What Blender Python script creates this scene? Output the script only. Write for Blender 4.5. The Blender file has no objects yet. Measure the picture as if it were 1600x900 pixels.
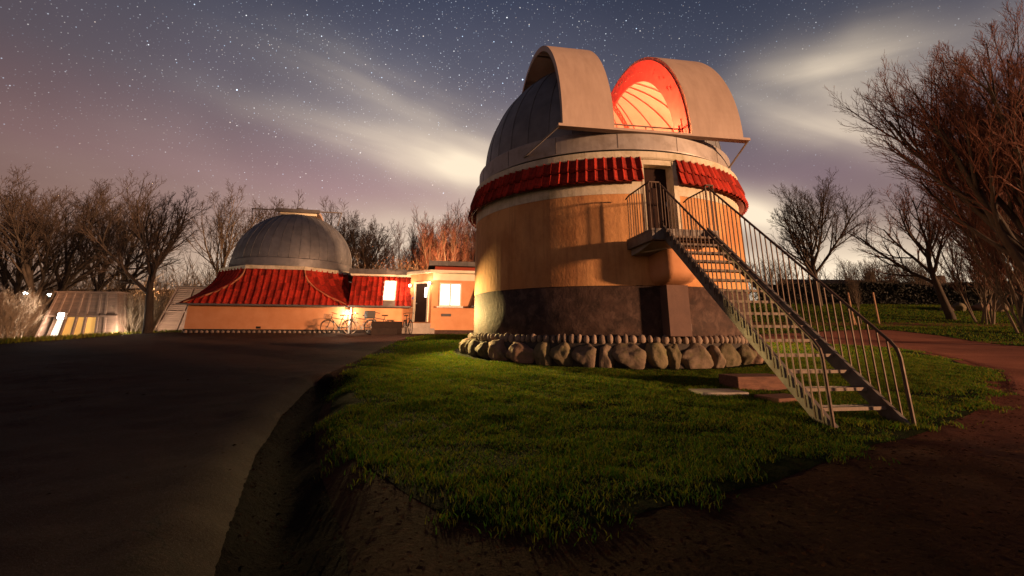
import bpy, bmesh, math, random
import numpy as np
from mathutils import Vector, Matrix, Euler

random.seed(7)
rs = np.random.RandomState(7)
S = bpy.context.scene
COL = S.collection
PI = math.pi
R = math.radians

# ------------------------------------------------------------------ camera
EYE = 1.1
cam_d = bpy.data.cameras.new('camera')
cam = bpy.data.objects.new('camera', cam_d)
COL.objects.link(cam)
cam_d.sensor_width = 36.0
cam_d.lens = 711.0 / 1600.0 * 36.0
cam_d.shift_y = -(450.0 - 324.2) / 1600.0
cam_d.clip_start = 0.05
cam_d.clip_end = 3000.0
cam.matrix_world = Matrix.Translation((0, 0, EYE)) @ Matrix.Rotation(PI / 2 + 0.26443, 4, 'X') @ Matrix.Rotation(0.0058, 4, 'Z')
S.camera = cam
S.view_settings.view_transform = 'Standard'
S.view_settings.look = 'None'
S.view_settings.exposure = 0.5
S.view_settings.gamma = 1.0
S.cycles.max_bounces = 5
S.cycles.diffuse_bounces = 2
S.cycles.glossy_bounces = 2
S.cycles.transmission_bounces = 3
S.cycles.transparent_max_bounces = 6
S.cycles.sample_clamp_indirect = 4.0

# pixel helpers used while laying the place out (pixel of the 1600x900 photograph -> direction)
def ray(x, y):
    f, py, th, ro = 711.0, 324.2, 0.26443, 0.0058
    dx, dy = x - 800.0, y - py
    c, s = math.cos(ro), math.sin(ro)
    u = (c * dx + s * dy) / f
    v = (-s * dx + c * dy) / f
    return Vector((u, math.cos(th) + v * math.sin(th), math.sin(th) - v * math.cos(th)))
def at(x, y, Y):
    r = ray(x, y)
    return Vector((r.x * Y / r.y, Y, r.z * Y / r.y + EYE))

# ------------------------------------------------------------------ node helpers
class NT:
    def __init__(s, tree):
        s.t = tree; s.n = tree.nodes; s.l = tree.links
    def new(s, typ, **kw):
        n = s.n.new(typ)
        for k, v in kw.items(): setattr(n, k, v)
        return n
    def put(s, sock, v):
        if isinstance(v, bpy.types.NodeSocket): s.l.new(v, sock)
        elif v is not None: sock.default_value = v
    def math(s, op, a, b=None, c=None, clamp=False):
        n = s.new('ShaderNodeMath', operation=op); n.use_clamp = clamp
        s.put(n.inputs[0], a)
        if b is not None: s.put(n.inputs[1], b)
        if c is not None: s.put(n.inputs[2], c)
        return n.outputs[0]
    def vmath(s, op, a, b=None):
        n = s.new('ShaderNodeVectorMath', operation=op)
        s.put(n.inputs[0], a)
        if b is not None: s.put(n.inputs[1], b)
        return n
    def mix(s, f, a, b, blend='MIX'):
        n = s.new('ShaderNodeMix', data_type='RGBA', blend_type=blend)
        s.put(n.inputs[0], f)
        for k, v in ((6, a), (7, b)):
            s.put(n.inputs[k], (*v, 1.0) if isinstance(v, tuple) and len(v) == 3 else v)
        return n.outputs[2]
    def ramp(s, f, stops, interp='LINEAR'):
        n = s.new('ShaderNodeValToRGB'); s.put(n.inputs[0], f)
        cr = n.color_ramp; cr.interpolation = interp
        while len(cr.elements) > 1: cr.elements.remove(cr.elements[-1])
        for i, (p, c) in enumerate(stops):
            e = cr.elements[0] if i == 0 else cr.elements.new(p)
            e.position = p; e.color = (c, c, c, 1) if not isinstance(c, tuple) else (*c, 1)
        return n.outputs[0]
    def noise(s, vec, scale, detail=4, rough=0.55, dist=0.0):
        n = s.new('ShaderNodeTexNoise')
        s.put(n.inputs['Vector'], vec)
        n.inputs['Scale'].default_value = scale; n.inputs['Detail'].default_value = detail
        n.inputs['Roughness'].default_value = rough; n.inputs['Distortion'].default_value = dist
        return n

def srgb(r, g, b):
    f = lambda c: c / 255 / 12.92 if c <= 10 else ((c / 255 + 0.055) / 1.055) ** 2.4
    return (f(r), f(g), f(b))

# ------------------------------------------------------------------ night sky: glow, drifting cloud, stars
def build_world():
    w = bpy.data.worlds.new('World'); S.world = w; w.use_nodes = True
    t = NT(w.node_tree); t.n.clear()
    out = t.new('ShaderNodeOutputWorld'); bg = t.new('ShaderNodeBackground')
    t.l.new(bg.outputs[0], out.inputs[0])
    tc = t.new('ShaderNodeTexCoord'); d = tc.outputs['Generated']
    sep = t.new('ShaderNodeSeparateXYZ'); t.l.new(d, sep.inputs[0])
    X, Y, Z = sep.outputs
    el = t.math('MAXIMUM', Z, 0.0)
    base = t.ramp(el, [(0.0, srgb(204, 172, 138)), (0.06, srgb(186, 154, 130)), (0.17, srgb(164, 134, 122)), (0.28, srgb(148, 119, 122)),
                       (0.42, srgb(108, 100, 110)), (0.53, srgb(80, 80, 94)), (0.66, srgb(47, 53, 72)), (1.0, srgb(26, 31, 46))])
    # greyer, darker air towards one side; large slow unevenness
    side = t.new('ShaderNodeMapRange', interpolation_type='SMOOTHSTEP')
    t.put(side.inputs[0], X); side.inputs[1].default_value = -0.92; side.inputs[2].default_value = -0.25
    side.inputs[3].default_value = 0.0; side.inputs[4].default_value = 1.0
    base = t.mix(side.outputs[0], t.mix(1.0, base, (0.46, 0.41, 0.40), 'MULTIPLY'), base)
    rside = t.new('ShaderNodeMapRange', interpolation_type='SMOOTHSTEP')
    t.put(rside.inputs[0], X); rside.inputs[1].default_value = 0.02; rside.inputs[2].default_value = 0.40
    rside.inputs[3].default_value = 0.0; rside.inputs[4].default_value = 1.0
    base = t.mix(rside.outputs[0], base, t.mix(1.0, base, (0.60, 0.66, 0.72), 'MULTIPLY'))
    big = t.noise(d, 2.2, 3).outputs[0]
    base = t.mix(1.0, base, t.ramp(big, [(0.25, 0.88), (0.75, 1.15)]), 'MULTIPLY')
    # wind-drawn clouds: each a soft long patch, streaked along its own line
    def patch(px, py, qx, qy, la, lb, amt, sharp=0.5):
        a = ray(px, py).normalized(); b = ray(qx, qy).normalized()
        ctr = ((a + b) / 2).normalized(); ax = (b - a).normalized(); bx = ctr.cross(ax).normalized()
        da = t.vmath('DOT_PRODUCT', d, tuple(ax)).outputs['Value']
        db = t.vmath('DOT_PRODUCT', d, tuple(bx)).outputs['Value']
        dc = t.vmath('DOT_PRODUCT', d, tuple(ctr)).outputs['Value']
        oa = ctr.dot(ax)
        comb = t.new('ShaderNodeCombineXYZ')
        t.put(comb.inputs[0], t.math('MULTIPLY', da, 2.2)); t.put(comb.inputs[1], t.math('MULTIPLY', db, 15.0)); t.put(comb.inputs[2], px * 0.013)
        st = t.noise(comb.outputs[0], 1.0, 4, 0.5, 0.6).outputs[0]
        warp = t.math('MULTIPLY', t.math('SUBTRACT', t.noise(d, 5.0, 2).outputs[0], 0.5), lb * 1.6)
        ra = t.math('DIVIDE', t.math('SUBTRACT', da, oa), la)
        rb = t.math('DIVIDE', t.math('ADD', db, warp), lb)
        q = t.math('ADD', t.math('MULTIPLY', ra, ra), t.math('MULTIPLY', rb, rb))
        g = t.math('EXPONENT', t.math('MULTIPLY', q, -1.0))
        g = t.math('MULTIPLY', g, t.math('GREATER_THAN', dc, 0.0))
        s2 = t.ramp(st, [(0.30, 1.0 - sharp), (0.66, 1.0)])
        return t.math('MULTIPLY', t.math('MULTIPLY', g, s2), amt)
    cl = None
    for p in ((650, 240, 850, 300, 0.18, 0.068, 0.88, 0.45), (470, 190, 740, 268, 0.22, 0.032, 0.42, 0.7), (560, 140, 760, 225, 0.22, 0.06, 0.30, 0.6), (120, 250, 420, 300, 0.3, 0.08, 0.06, 0.5),
              (1210, 130, 1400, 95, 0.115, 0.062, 0.54, 0.6), (1300, 130, 1400, 215, 0.10, 0.045, 0.25, 0.5), (1220, 190, 1370, 235, 0.15, 0.032, 0.45, 0.6),
              (1120, 318, 1240, 348, 0.085, 0.040, 1.15, 0.25), (1160, 430, 1400, 430, 0.24, 0.060, 0.85, 0.25), (1380, 450, 1620, 440, 0.24, 0.055, 0.8, 0.2), (540, 380, 760, 380, 0.26, 0.07, 0.55, 0.25),
              (300, 440, 420, 425, 0.15, 0.07, 0.35, 0.4), (1400, 150, 1580, 60, 0.2, 0.06, 0.14, 0.6)):
        g = patch(*p)
        cl = g if cl is None else t.math('ADD', cl, g)
    cl = t.math('MINIMUM', cl, 0.92)
    sky = t.mix(cl, base, srgb(242, 222, 194))
    # stars
    def stars(scale, rad, power, gain, seed):
        v = t.new('ShaderNodeTexVoronoi', voronoi_dimensions='3D', feature='F1')
        mp = t.vmath('ADD', t.vmath('MULTIPLY', d, (scale, scale, scale)).outputs[0], (seed, seed * 1.7, 3.1))
        t.l.new(mp.outputs[0], v.inputs['Vector']); v.inputs['Scale'].default_value = 1.0
        core = t.math('SUBTRACT', 1.0, t.math('DIVIDE', v.outputs['Distance'], rad * scale), clamp=True)
        core = t.math('POWER', core, 0.7)
        c = t.new('ShaderNodeSeparateColor'); t.l.new(v.outputs['Color'], c.inputs[0])
        br = t.math('MULTIPLY', t.math('POWER', c.outputs[0], power), gain)
        tint = t.ramp(c.outputs[1], [(0.0, (0.55, 0.75, 1.0)), (0.45, (0.85, 0.92, 1.0)), (0.75, (1, 0.97, 0.92)), (1.0, (1.0, 0.8, 0.62))])
        return t.mix(1.0, tint, t.math('MULTIPLY', core, br), 'MULTIPLY')
    band = t.noise(d, 3.0, 3).outputs[0]
    mid = ray(660, 40).normalized()
    dm = t.vmath('DOT_PRODUCT', d, tuple(mid)).outputs['Value']
    dens = t.math('ADD', t.ramp(dm, [(0.62, 0.10), (0.86, 0.45), (0.97, 1.0)]), t.math('MULTIPLY', band, 0.25))
    dens = t.math('MULTIPLY', dens, t.ramp(el, [(0.03, 0.0), (0.2, 0.35), (0.45, 1.0)]))
    dens = t.math('MULTIPLY', dens, t.math('SUBTRACT', 1.0, t.math('MULTIPLY', cl, 1.7), clamp=True))
    st = t.mix(1.0, stars(110, 0.00115, 4.0, 1.9, 1.3), stars(210, 0.00095, 2.2, 0.8, 7.7), 'ADD')
    st = t.mix(1.0, st, stars(36, 0.0014, 3.0, 4.5, 4.2), 'ADD')
    st = t.mix(1.0, st, dens, 'MULTIPLY')
    sky = t.mix(1.0, sky, st, 'ADD')
    down = t.math('LESS_THAN', Z, -0.02)
    sky = t.mix(down, sky, (0.02, 0.016, 0.012))
    t.l.new(sky, bg.inputs[0]); bg.inputs[1].default_value = 0.88
    w.cycles.sampling_method = 'MANUAL'; w.cycles.sample_map_resolution = 512
build_world()

# low warm sun standing in for lamp light, from the right behind the camera
SUN_FROM = Vector((0.87, -0.493, math.tan(R(3.6)))).normalized()
sd = bpy.data.lights.new('sun', 'SUN'); sd.energy = 4.9; sd.angle = R(2.6); sd.color = (1.0, 0.55, 0.29)
sun = bpy.data.objects.new('sun', sd); COL.objects.link(sun)
sun.rotation_euler = SUN_FROM.to_track_quat('Z', 'Y').to_euler()

def lamp(name, loc, watts, color, radius=0.06, spot=None, aim=None, blend=0.6):
    ld = bpy.data.lights.new(name, 'SPOT' if spot else 'POINT'); ld.energy = watts; ld.color = color; ld.shadow_soft_size = radius
    o = bpy.data.objects.new(name, ld); COL.objects.link(o); o.location = loc
    if spot:
        ld.spot_size = R(spot); ld.spot_blend = blend
        o.rotation_euler = (Vector(loc) - Vector(aim)).to_track_quat('Z', 'Y').to_euler()
    return o

# ------------------------------------------------------------------ materials
MATS = {}
def mat(name, col, col2=None, scale=4.0, rough=0.8, metal=0.0, bump=0.0, bscale=30.0, spec=0.3, emit=None, estr=0.0,
        stain=None, stain_scale=1.5, stretch=(1, 1, 1), rnd=0.0, detail=5, trans=0.0, lo=0.35, hi=0.68, streak=None):
    if name in MATS: return MATS[name]
    m = bpy.data.materials.new(name); m.use_nodes = True; MATS[name] = m
    t = NT(m.node_tree); b = t.n['Principled BSDF']
    b.inputs['Roughness'].default_value = rough; b.inputs['Metallic'].default_value = metal
    b.inputs['Specular IOR Level'].default_value = spec
    tc = t.new('ShaderNodeTexCoord')
    v = t.vmath('MULTIPLY', tc.outputs['Object'], stretch).outputs[0]
    c = (*col, 1.0)
    if col2 is not None:
        n = t.noise(v, scale, detail, 0.6)
        c = t.mix(t.ramp(n.outputs[0], [(lo, 0.0), (hi, 1.0)]), col, col2)
    if stain is not None:
        n2 = t.noise(v, stain_scale, 6, 0.65, 0.4)
        c = t.mix(t.ramp(n2.outputs[0], [(0.48, 0.0), (0.72, 0.8)]), c, stain)
    if streak is not None:
        v3 = t.vmath('MULTIPLY', tc.outputs['Object'], (3.2, 3.2, 0.22)).outputs[0]
        n3 = t.noise(v3, 1.6, 5, 0.7)
        c = t.mix(t.ramp(n3.outputs[0], [(0.50, 0.0), (0.74, 0.55)]), c, streak)
    if rnd > 0:
        oi = t.new('ShaderNodeObjectInfo')
        k = t.math('MULTIPLY_ADD', oi.outputs['Random'], 2 * rnd, 1 - rnd)
        c = t.mix(1.0, c, k, 'MULTIPLY')
    t.put(b.inputs['Base Color'], c)
    if rough < 0.75:
        rn = t.noise(v, scale * 1.7, 4).outputs[0]
        t.put(b.inputs['Roughness'], t.math('MULTIPLY_ADD', rn, 0.3, rough - 0.15))
    if bump > 0:
        bn = t.noise(v, bscale, 5, 0.65)
        bm_ = t.new('ShaderNodeBump'); bm_.inputs['Strength'].default_value = bump; bm_.inputs['Distance'].default_value = 0.03
        t.l.new(bn.outputs[0], bm_.inputs['Height']); t.l.new(bm_.outputs[0], b.inputs['Normal'])
    if trans > 0: b.inputs['Transmission Weight'].default_value = trans
    if emit is not None:
        b.inputs['Emission Color'].default_value = (*emit, 1); b.inputs['Emission Strength'].default_value = estr
    return m

M_YEL = mat('ochre_render', (0.66, 0.325, 0.125), (0.46, 0.195, 0.068), 0.9, 0.9, bump=0.4, bscale=12, stain=(0.30, 0.13, 0.055), stain_scale=0.7, lo=0.40, hi=0.60, stretch=(1, 1, .7), streak=(0.24, 0.10, 0.045))
M_YEL2 = mat('ochre_wall', (0.62, 0.29, 0.14), (0.54, 0.23, 0.10), 1.6, 0.9, bump=0.2, bscale=18)
M_DARKBAND = mat('tarred_base', (0.070, 0.036, 0.025), (0.025, 0.013, 0.0095), 3.0, 0.85, bump=0.5, bscale=11, stain=(0.125, 0.072, 0.052), stain_scale=4.0)
M_PIL = mat('smooth_base', (0.14, 0.078, 0.058), (0.11, 0.062, 0.048), 3.0, 0.85, bump=0.15, bscale=16)
M_WHITE = mat('weathered_cream', (0.66, 0.57, 0.43), (0.55, 0.46, 0.33), 3.0, 0.8, bump=0.15, bscale=20, stain=(0.30, 0.25, 0.12), stain_scale=2.2, streak=(0.26, 0.20, 0.11))
M_CREAM = mat('cream_paint', (0.72, 0.62, 0.46), (0.65, 0.54, 0.38), 3.0, 0.75)
M_TILE = mat('clay_tile', (0.40, 0.028, 0.014), (0.25, 0.016, 0.009), 9.0, 0.78, bump=0.3, bscale=40, rnd=0.42, spec=0.15, stain=(0.10, 0.02, 0.012), stain_scale=5.0)
M_TILEBACK = mat('tile_underlay', (0.24, 0.035, 0.016), None, rough=0.8)
M_RIDGE = mat('ridge_mortar', (0.55, 0.24, 0.11), (0.40, 0.12, 0.06), 6.0, 0.8)
M_DOME = mat('zinc_sheet', (0.23, 0.22, 0.215), (0.16, 0.155, 0.155), 2.2, 0.56, metal=0.6, bump=0.05, bscale=6, rnd=0.10, spec=0.4)
M_SHUT = mat('shutter_paint', (0.42, 0.30, 0.235), (0.37, 0.26, 0.20), 1.7, 0.6, metal=0.1, bump=0.06, bscale=5, stain=(0.33, 0.23, 0.18), stain_scale=1.6, stretch=(3, .7, .7))
M_RING = mat('ring_paint', (0.38, 0.33, 0.30), (0.32, 0.27, 0.24), 2.0, 0.5, metal=0.15, stain=(0.2, 0.16, 0.13), stain_scale=2.5)
M_LINING = mat('dome_lining', (0.82, 0.66, 0.52), (0.76, 0.58, 0.45), 3.0, 0.7)
M_RED = mat('red_lead_paint', (0.74, 0.13, 0.10), (0.62, 0.09, 0.07), 4.0, 0.6)
M_BLACK = mat('black_rubber', (0.015, 0.014, 0.013), None, rough=0.7)
M_DOOR = mat('dark_door', (0.030, 0.014, 0.010), (0.020, 0.009, 0.007), 5.0, 0.8, spec=0.1, stretch=(6, 6, 0.6))
M_STEEL = mat('galvanised_steel', (0.20, 0.175, 0.155), (0.12, 0.10, 0.09), 5.0, 0.6, metal=0.35, bump=0.1, bscale=30, stain=(0.13, 0.075, 0.05), stain_scale=4.0)
M_RAIL = mat('railing_steel', (0.13, 0.082, 0.058), (0.08, 0.05, 0.036), 6.0, 0.6, metal=0.3)
M_TREAD = mat('tread_nosing', (0.21, 0.15, 0.11), (0.13, 0.092, 0.068), 14.0, 0.7, metal=0.1, stretch=(4, 1, 1))
M_CONC = mat('concrete', (0.34, 0.29, 0.25), (0.24, 0.20, 0.17), 3.0, 0.9, bump=0.2, bscale=20)
M_STONES = [mat('boulder_' + n, a, b_, 2.5, 0.9, bump=0.6, bscale=7, stain=s_, stain_scale=2.0, rnd=0.18) for n, a, b_, s_ in (
    ('grey', (0.185, 0.130, 0.088), (0.11, 0.076, 0.05), (0.10, 0.092, 0.034)), ('pink', (0.235, 0.135, 0.09), (0.15, 0.085, 0.058), (0.12, 0.095, 0.05)),
    ('mossy', (0.165, 0.125, 0.068), (0.105, 0.08, 0.045), (0.09, 0.092, 0.028)))]
M_PEB = mat('pebble_stone', (0.27, 0.19, 0.14), (0.17, 0.12, 0.088), 6.0, 0.8, bump=0.25, bscale=20, rnd=0.35)
M_MORTAR = mat('dark_mortar', (0.055, 0.043, 0.035), (0.035, 0.028, 0.022), 6.0, 0.95, bump=0.4, bscale=15)
M_BARK = mat('bark', (0.07, 0.05, 0.036), (0.04, 0.028, 0.02), 3.5, 0.95, bump=0.5, bscale=22, stretch=(2, 2, 0.5))
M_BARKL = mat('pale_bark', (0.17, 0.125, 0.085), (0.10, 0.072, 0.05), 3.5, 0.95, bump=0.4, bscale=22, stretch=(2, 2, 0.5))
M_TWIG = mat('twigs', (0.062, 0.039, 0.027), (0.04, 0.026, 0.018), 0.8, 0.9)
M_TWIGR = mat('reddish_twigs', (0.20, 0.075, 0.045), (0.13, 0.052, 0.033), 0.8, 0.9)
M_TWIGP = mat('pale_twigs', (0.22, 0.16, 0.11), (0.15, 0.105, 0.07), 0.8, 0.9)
M_LEAF = mat('withered_leaves', (0.30, 0.12, 0.035), (0.20, 0.075, 0.025), 2.0, 0.8)
M_LITTER = mat('fallen_leaves', (0.06, 0.026, 0.013), (0.03, 0.015, 0.009), 2.0, 1.0, spec=0.0)
M_FASCIA = mat('slate_fascia', (0.12, 0.105, 0.10), (0.08, 0.07, 0.068), 4.0, 0.6, rnd=0.15)
M_WOOD = mat('grey_boards', (0.17, 0.105, 0.075), (0.115, 0.072, 0.052), 5.0, 0.8, stretch=(0.4, 1, 5), rnd=0.12)
M_WOODL = mat('pale_boards', (0.36, 0.225, 0.16), (0.27, 0.16, 0.115), 5.0, 0.8, stretch=(0.4, 1, 5), rnd=0.12)
M_ORPAN = mat('amber_panel', (0.72, 0.42, 0.12), (0.62, 0.33, 0.09), 2.0, 0.7, emit=(1.0, 0.50, 0.12), estr=0.3)
M_WPAN = mat('white_lit_panel', (0.8, 0.78, 0.72), None, rough=0.7, emit=(1.0, 0.9, 0.75), estr=0.7)
M_SLEEP = mat('tarred_timber', (0.17, 0.075, 0.045), (0.10, 0.043, 0.028), 6.0, 0.85, bump=0.4, bscale=25, stretch=(1, 4, 4))
M_STAKE = mat('stake_wood', (0.42, 0.24, 0.14), (0.33, 0.18, 0.10), 6.0, 0.8)
M_GLOW = mat('lit_window', (0.8, 0.8, 0.8), None, rough=0.4, emit=(0.97, 0.97, 1.0), estr=1.7)
M_BULB = mat('lamp_glass', (0.9, 0.85, 0.7), None, rough=0.3, emit=(1.0, 0.83, 0.6), estr=18.0)
M_FLOOD = mat('flood_glass', (0.9, 0.95, 1.0), None, rough=0.3, emit=(0.92, 0.97, 1.0), estr=60.0)
M_FRAME = mat('white_frame', (0.72, 0.68, 0.62), (0.66, 0.61, 0.55), 5.0, 0.6)
M_BIKE = mat('bike_black', (0.03, 0.027, 0.025), None, rough=0.4, spec=0.5)
M_BIKEW = mat('bike_cream', (0.65, 0.6, 0.52), None, rough=0.4, spec=0.5)
M_CHROME = mat('chrome', (0.6, 0.58, 0.55), None, rough=0.3, metal=0.9)
M_CRATE = mat('crate_plastic', (0.05, 0.045, 0.042), None, rough=0.6)
M_BLUE = mat('blue_plate', (0.03, 0.05, 0.4), None, rough=0.4)
M_HOUSE = mat('far_brick', (0.10, 0.055, 0.04), (0.07, 0.04, 0.03), 3.0, 0.9)
M_ROOFD = mat('far_roof', (0.045, 0.035, 0.03), (0.03, 0.024, 0.02), 3.0, 0.9)

# ------------------------------------------------------------------ mesh helpers
class MB:
    def __init__(s): s.v = []; s.f = []; s.n = 0
    def add(s, v, f):
        v = np.asarray(v, float).reshape(-1, 3)
        s.v.append(v); o = s.n
        s.f.extend([tuple(int(i) + o for i in q) for q in f]); s.n += len(v)
        return s
    def box(s, c, size, rot=None):
        h = np.array(size) / 2
        v = np.array([[x, y, z] for x in (-1, 1) for y in (-1, 1) for z in (-1, 1)]) * h
        if rot is not None: v = v @ np.array(Euler(rot).to_matrix()).T
        return s.add(v + np.array(c), [(0, 1, 3, 2), (4, 6, 7, 5), (0, 4, 5, 1), (2, 3, 7, 6), (0, 2, 6, 4), (1, 5, 7, 3)])
    def bbox(s, x0, x1, y0, y1, z0, z1): return s.box(((x0 + x1) / 2, (y0 + y1) / 2, (z0 + z1) / 2), (abs(x1 - x0), abs(y1 - y0), abs(z1 - z0)))
    def tube(s, pts, r, n=6, caps=True):
        pts = np.asarray(pts, float); m = len(pts)
        r = np.full(m, r) if np.isscalar(r) else np.asarray(r)
        tg = np.gradient(pts, axis=0); tg /= np.linalg.norm(tg, axis=1)[:, None] + 1e-12
        ref = np.array([0, 0, 1.0]) if abs(tg[:, 2]).mean() < 0.8 else np.array([1.0, 0, 0])
        a = np.cross(tg, ref); a /= np.linalg.norm(a, axis=1)[:, None] + 1e-9
        b = np.cross(tg, a)
        k = np.arange(n) * 2 * PI / n + (PI / n)
        v = pts[:, None] + r[:, None, None] * (np.cos(k)[None, :, None] * a[:, None] + np.sin(k)[None, :, None] * b[:, None])
        f = [(i * n + j, i * n + (j + 1) % n, (i + 1) * n + (j + 1) % n, (i + 1) * n + j) for i in range(m - 1) for j in range(n)]
        if caps: f += [tuple(range(n))[::-1], tuple((m - 1) * n + j for j in range(n))]
        return s.add(v.reshape(-1, 3), f)
    def grid(s, P, close_u=False):           # P[i][j] surface points
        P = np.asarray(P, float); a, b = P.shape[:2]
        f = []
        for i in range(a - (0 if close_u else 1)):
            for j in range(b - 1):
                i2 = (i + 1) % a
                f.append((i * b + j, i2 * b + j, i2 * b + j + 1, i * b + j + 1))
        return s.add(P.reshape(-1, 3), f)
    def lathe(s, prof, n=64, a0=0.0, a1=2 * PI):   # prof (radius, z); angle 0 looks to -y, grows to +x
        full = abs(a1 - a0 - 2 * PI) < 1e-6
        k = np.linspace(a0, a1, n + (0 if full else 1), endpoint=not full)
        P = np.array([[(r * math.sin(q), -r * math.cos(q), z) for (r, z) in prof] for q in k])
        return s.grid(P, close_u=full)
    def prism(s, poly, y0, y1, axis='y'):     # polygon (a,b) extruded
        n = len(poly)
        if axis == 'y': v = [(a, y0, b) for a, b in poly] + [(a, y1, b) for a, b in poly]
        elif axis == 'x': v = [(y0, a, b) for a, b in poly] + [(y1, a, b) for a, b in poly]
        else: v = [(a, b, y0) for a, b in poly] + [(a, b, y1) for a, b in poly]
        f = [tuple(range(n)), tuple(range(2 * n - 1, n - 1, -1))] + [(i, i + n, (i + 1) % n + n, (i + 1) % n) for i in range(n)]
        return s.add(v, f)
    def mesh(s, name, m, smooth=False, fix=True):
        me = bpy.data.meshes.new(name)
        V = np.concatenate(s.v) if s.v else np.zeros((0, 3))
        me.from_pydata(V.tolist(), [], s.f); me.update()
        if fix:
            bm = bmesh.new(); bm.from_mesh(me); bmesh.ops.recalc_face_normals(bm, faces=bm.faces); bm.to_mesh(me); bm.free()
        if smooth: me.shade_smooth()
        if m is not None: me.materials.append(m)
        return me
    def build(s, name, m, parent=None, smooth=False, fix=True, **kw):
        return link(name, s.mesh(name, m, smooth, fix), parent, **kw)

def link(name, me, parent=None, loc=None, rot=None, scale=None, kind=None, label=None):
    o = bpy.data.objects.new(name, me); COL.objects.link(o)
    if parent is not None: o.parent = parent
    if loc is not None: o.location = loc
    if rot is not None: o.rotation_euler = rot
    if scale is not None: o.scale = scale if not np.isscalar(scale) else (scale,) * 3
    if kind: o['kind'] = kind
    if label: o['label'] = label
    return o
def tag(o, label, cat, group=None):
    o['label'] = label; o['category'] = cat
    if group: o['group'] = group
    return o
def thing(name, label, cat, loc=(0, 0, 0), rz=0.0, group=None):
    o = bpy.data.objects.new(name, None); COL.objects.link(o); o.empty_display_size = 0.3
    o.location = loc; o.rotation_euler = (0, 0, rz)
    return tag(o, label, cat, group)
def fast_mesh(name, V, F, m, nside, smooth=False, mats=None, midx=None):
    me = bpy.data.meshes.new(name)
    me.vertices.add(len(V)); me.vertices.foreach_set('co', np.asarray(V, np.float32).ravel())
    F = np.asarray(F, np.int32)
    me.loops.add(F.size); me.loops.foreach_set('vertex_index', F.ravel())
    me.polygons.add(len(F)); me.polygons.foreach_set('loop_start', np.arange(len(F), dtype=np.int32) * nside)
    me.update(calc_edges=True)
    for q in (mats or [m]): me.materials.append(q)
    if midx is not None: me.polygons.foreach_set('material_index', np.asarray(midx, np.int32))
    if smooth: me.shade_smooth()
    return me

# ------------------------------------------------------------------ terrain
def sstep(a, b, x):
    t = np.clip((np.asarray(x, float) - a) / (b - a), 0, 1); return t * t * (3 - 2 * t)
def seg_dist(px, py, pts):
    d = np.full(np.shape(px), 1e9)
    for (ax, ay), (bx, by) in zip(pts[:-1], pts[1:]):
        vx, vy = bx - ax, by - ay
        t = np.clip(((px - ax) * vx + (py - ay) * vy) / (vx * vx + vy * vy), 0, 1)
        d = np.minimum(d, np.hypot(px - ax - t * vx, py - ay - t * vy))
    return d
RUT = [(-3.3, 8.9), (-3.0, 7.3), (-2.5, 5.7), (-1.9, 4.3), (-1.4, 3.2), (-1.1, 2.3), (-1.0, 0.0)]
def vnoise(x, y, f, seed=0):
    # smooth value noise
    xi, yi = x * f, y * f
    x0, y0 = np.floor(xi).astype(int), np.floor(yi).astype(int)
    def hsh(a, b):
        n = (a * 374761393 + b * 668265263 + seed * 974711) & 0x7fffffff
        n = ((n ^ (n >> 13)) * 1274126177) & 0x7fffffff
        return ((n ^ (n >> 16)) & 0xffff) / 65535.0
    tx, ty = xi - x0, yi - y0
    tx = tx * tx * (3 - 2 * tx); ty = ty * ty * (3 - 2 * ty)
    return (hsh(x0, y0) * (1 - tx) + hsh(x0 + 1, y0) * tx) * (1 - ty) + (hsh(x0, y0 + 1) * (1 - tx) + hsh(x0 + 1, y0 + 1) * tx) * ty
def H(x, y):
    x = np.asarray(x, float); y = np.asarray(y, float)
    z = np.interp(y, [-60, 5.5, 10, 15, 20, 24, 40, 900], [0, 0, 0.28, 0.5, 0.72, 0.9, 1.0, 1.0])
    z = z + sstep(7, 15, x) * np.interp(y, [20, 27, 40, 60, 900], [0, 0.55, 2.5, 3.6, 3.6])
    z = z - 0.55 * sstep(-17, -26, x) * sstep(12, 22, y)
    return z
def H2(x, y):
    x = np.asarray(x, float); y = np.asarray(y, float)
    d = seg_dist(x, y, RUT)
    rut = -0.22 * np.exp(-(d / 0.30) ** 2) + 0.05 * np.exp(-((d - 0.60) / 0.18) ** 2) * vnoise(x, y, 1.7, 3)
    near = sstep(30, 8, np.hypot(x, y))
    return H(x, y) + rut + near * (0.035 * (vnoise(x, y, 1.1, 5) - 0.5) + 0.02 * (vnoise(x, y, 4.0, 9) - 0.5))

def inside(px, py, poly):
    c = np.zeros(np.shape(px), bool); n = len(poly)
    for i in range(n):
        (x1, y1), (x2, y2) = poly[i], poly[(i + 1) % n]
        hit = ((y1 > py) != (y2 > py)) & (px < (x2 - x1) * (py - y1) / (y2 - y1 + 1e-12) + x1)
        c ^= hit
    return c
def smooth_poly(poly, it=2):
    p = [np.array(q, float) for q in poly]
    for _ in range(it):
        q = []
        for i in range(len(p)):
            a, b = p[i], p[(i + 1) % len(p)]
            q += [a * 0.75 + b * 0.25, a * 0.25 + b * 0.75]
        p = q
    return [tuple(q) for q in p]

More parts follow.
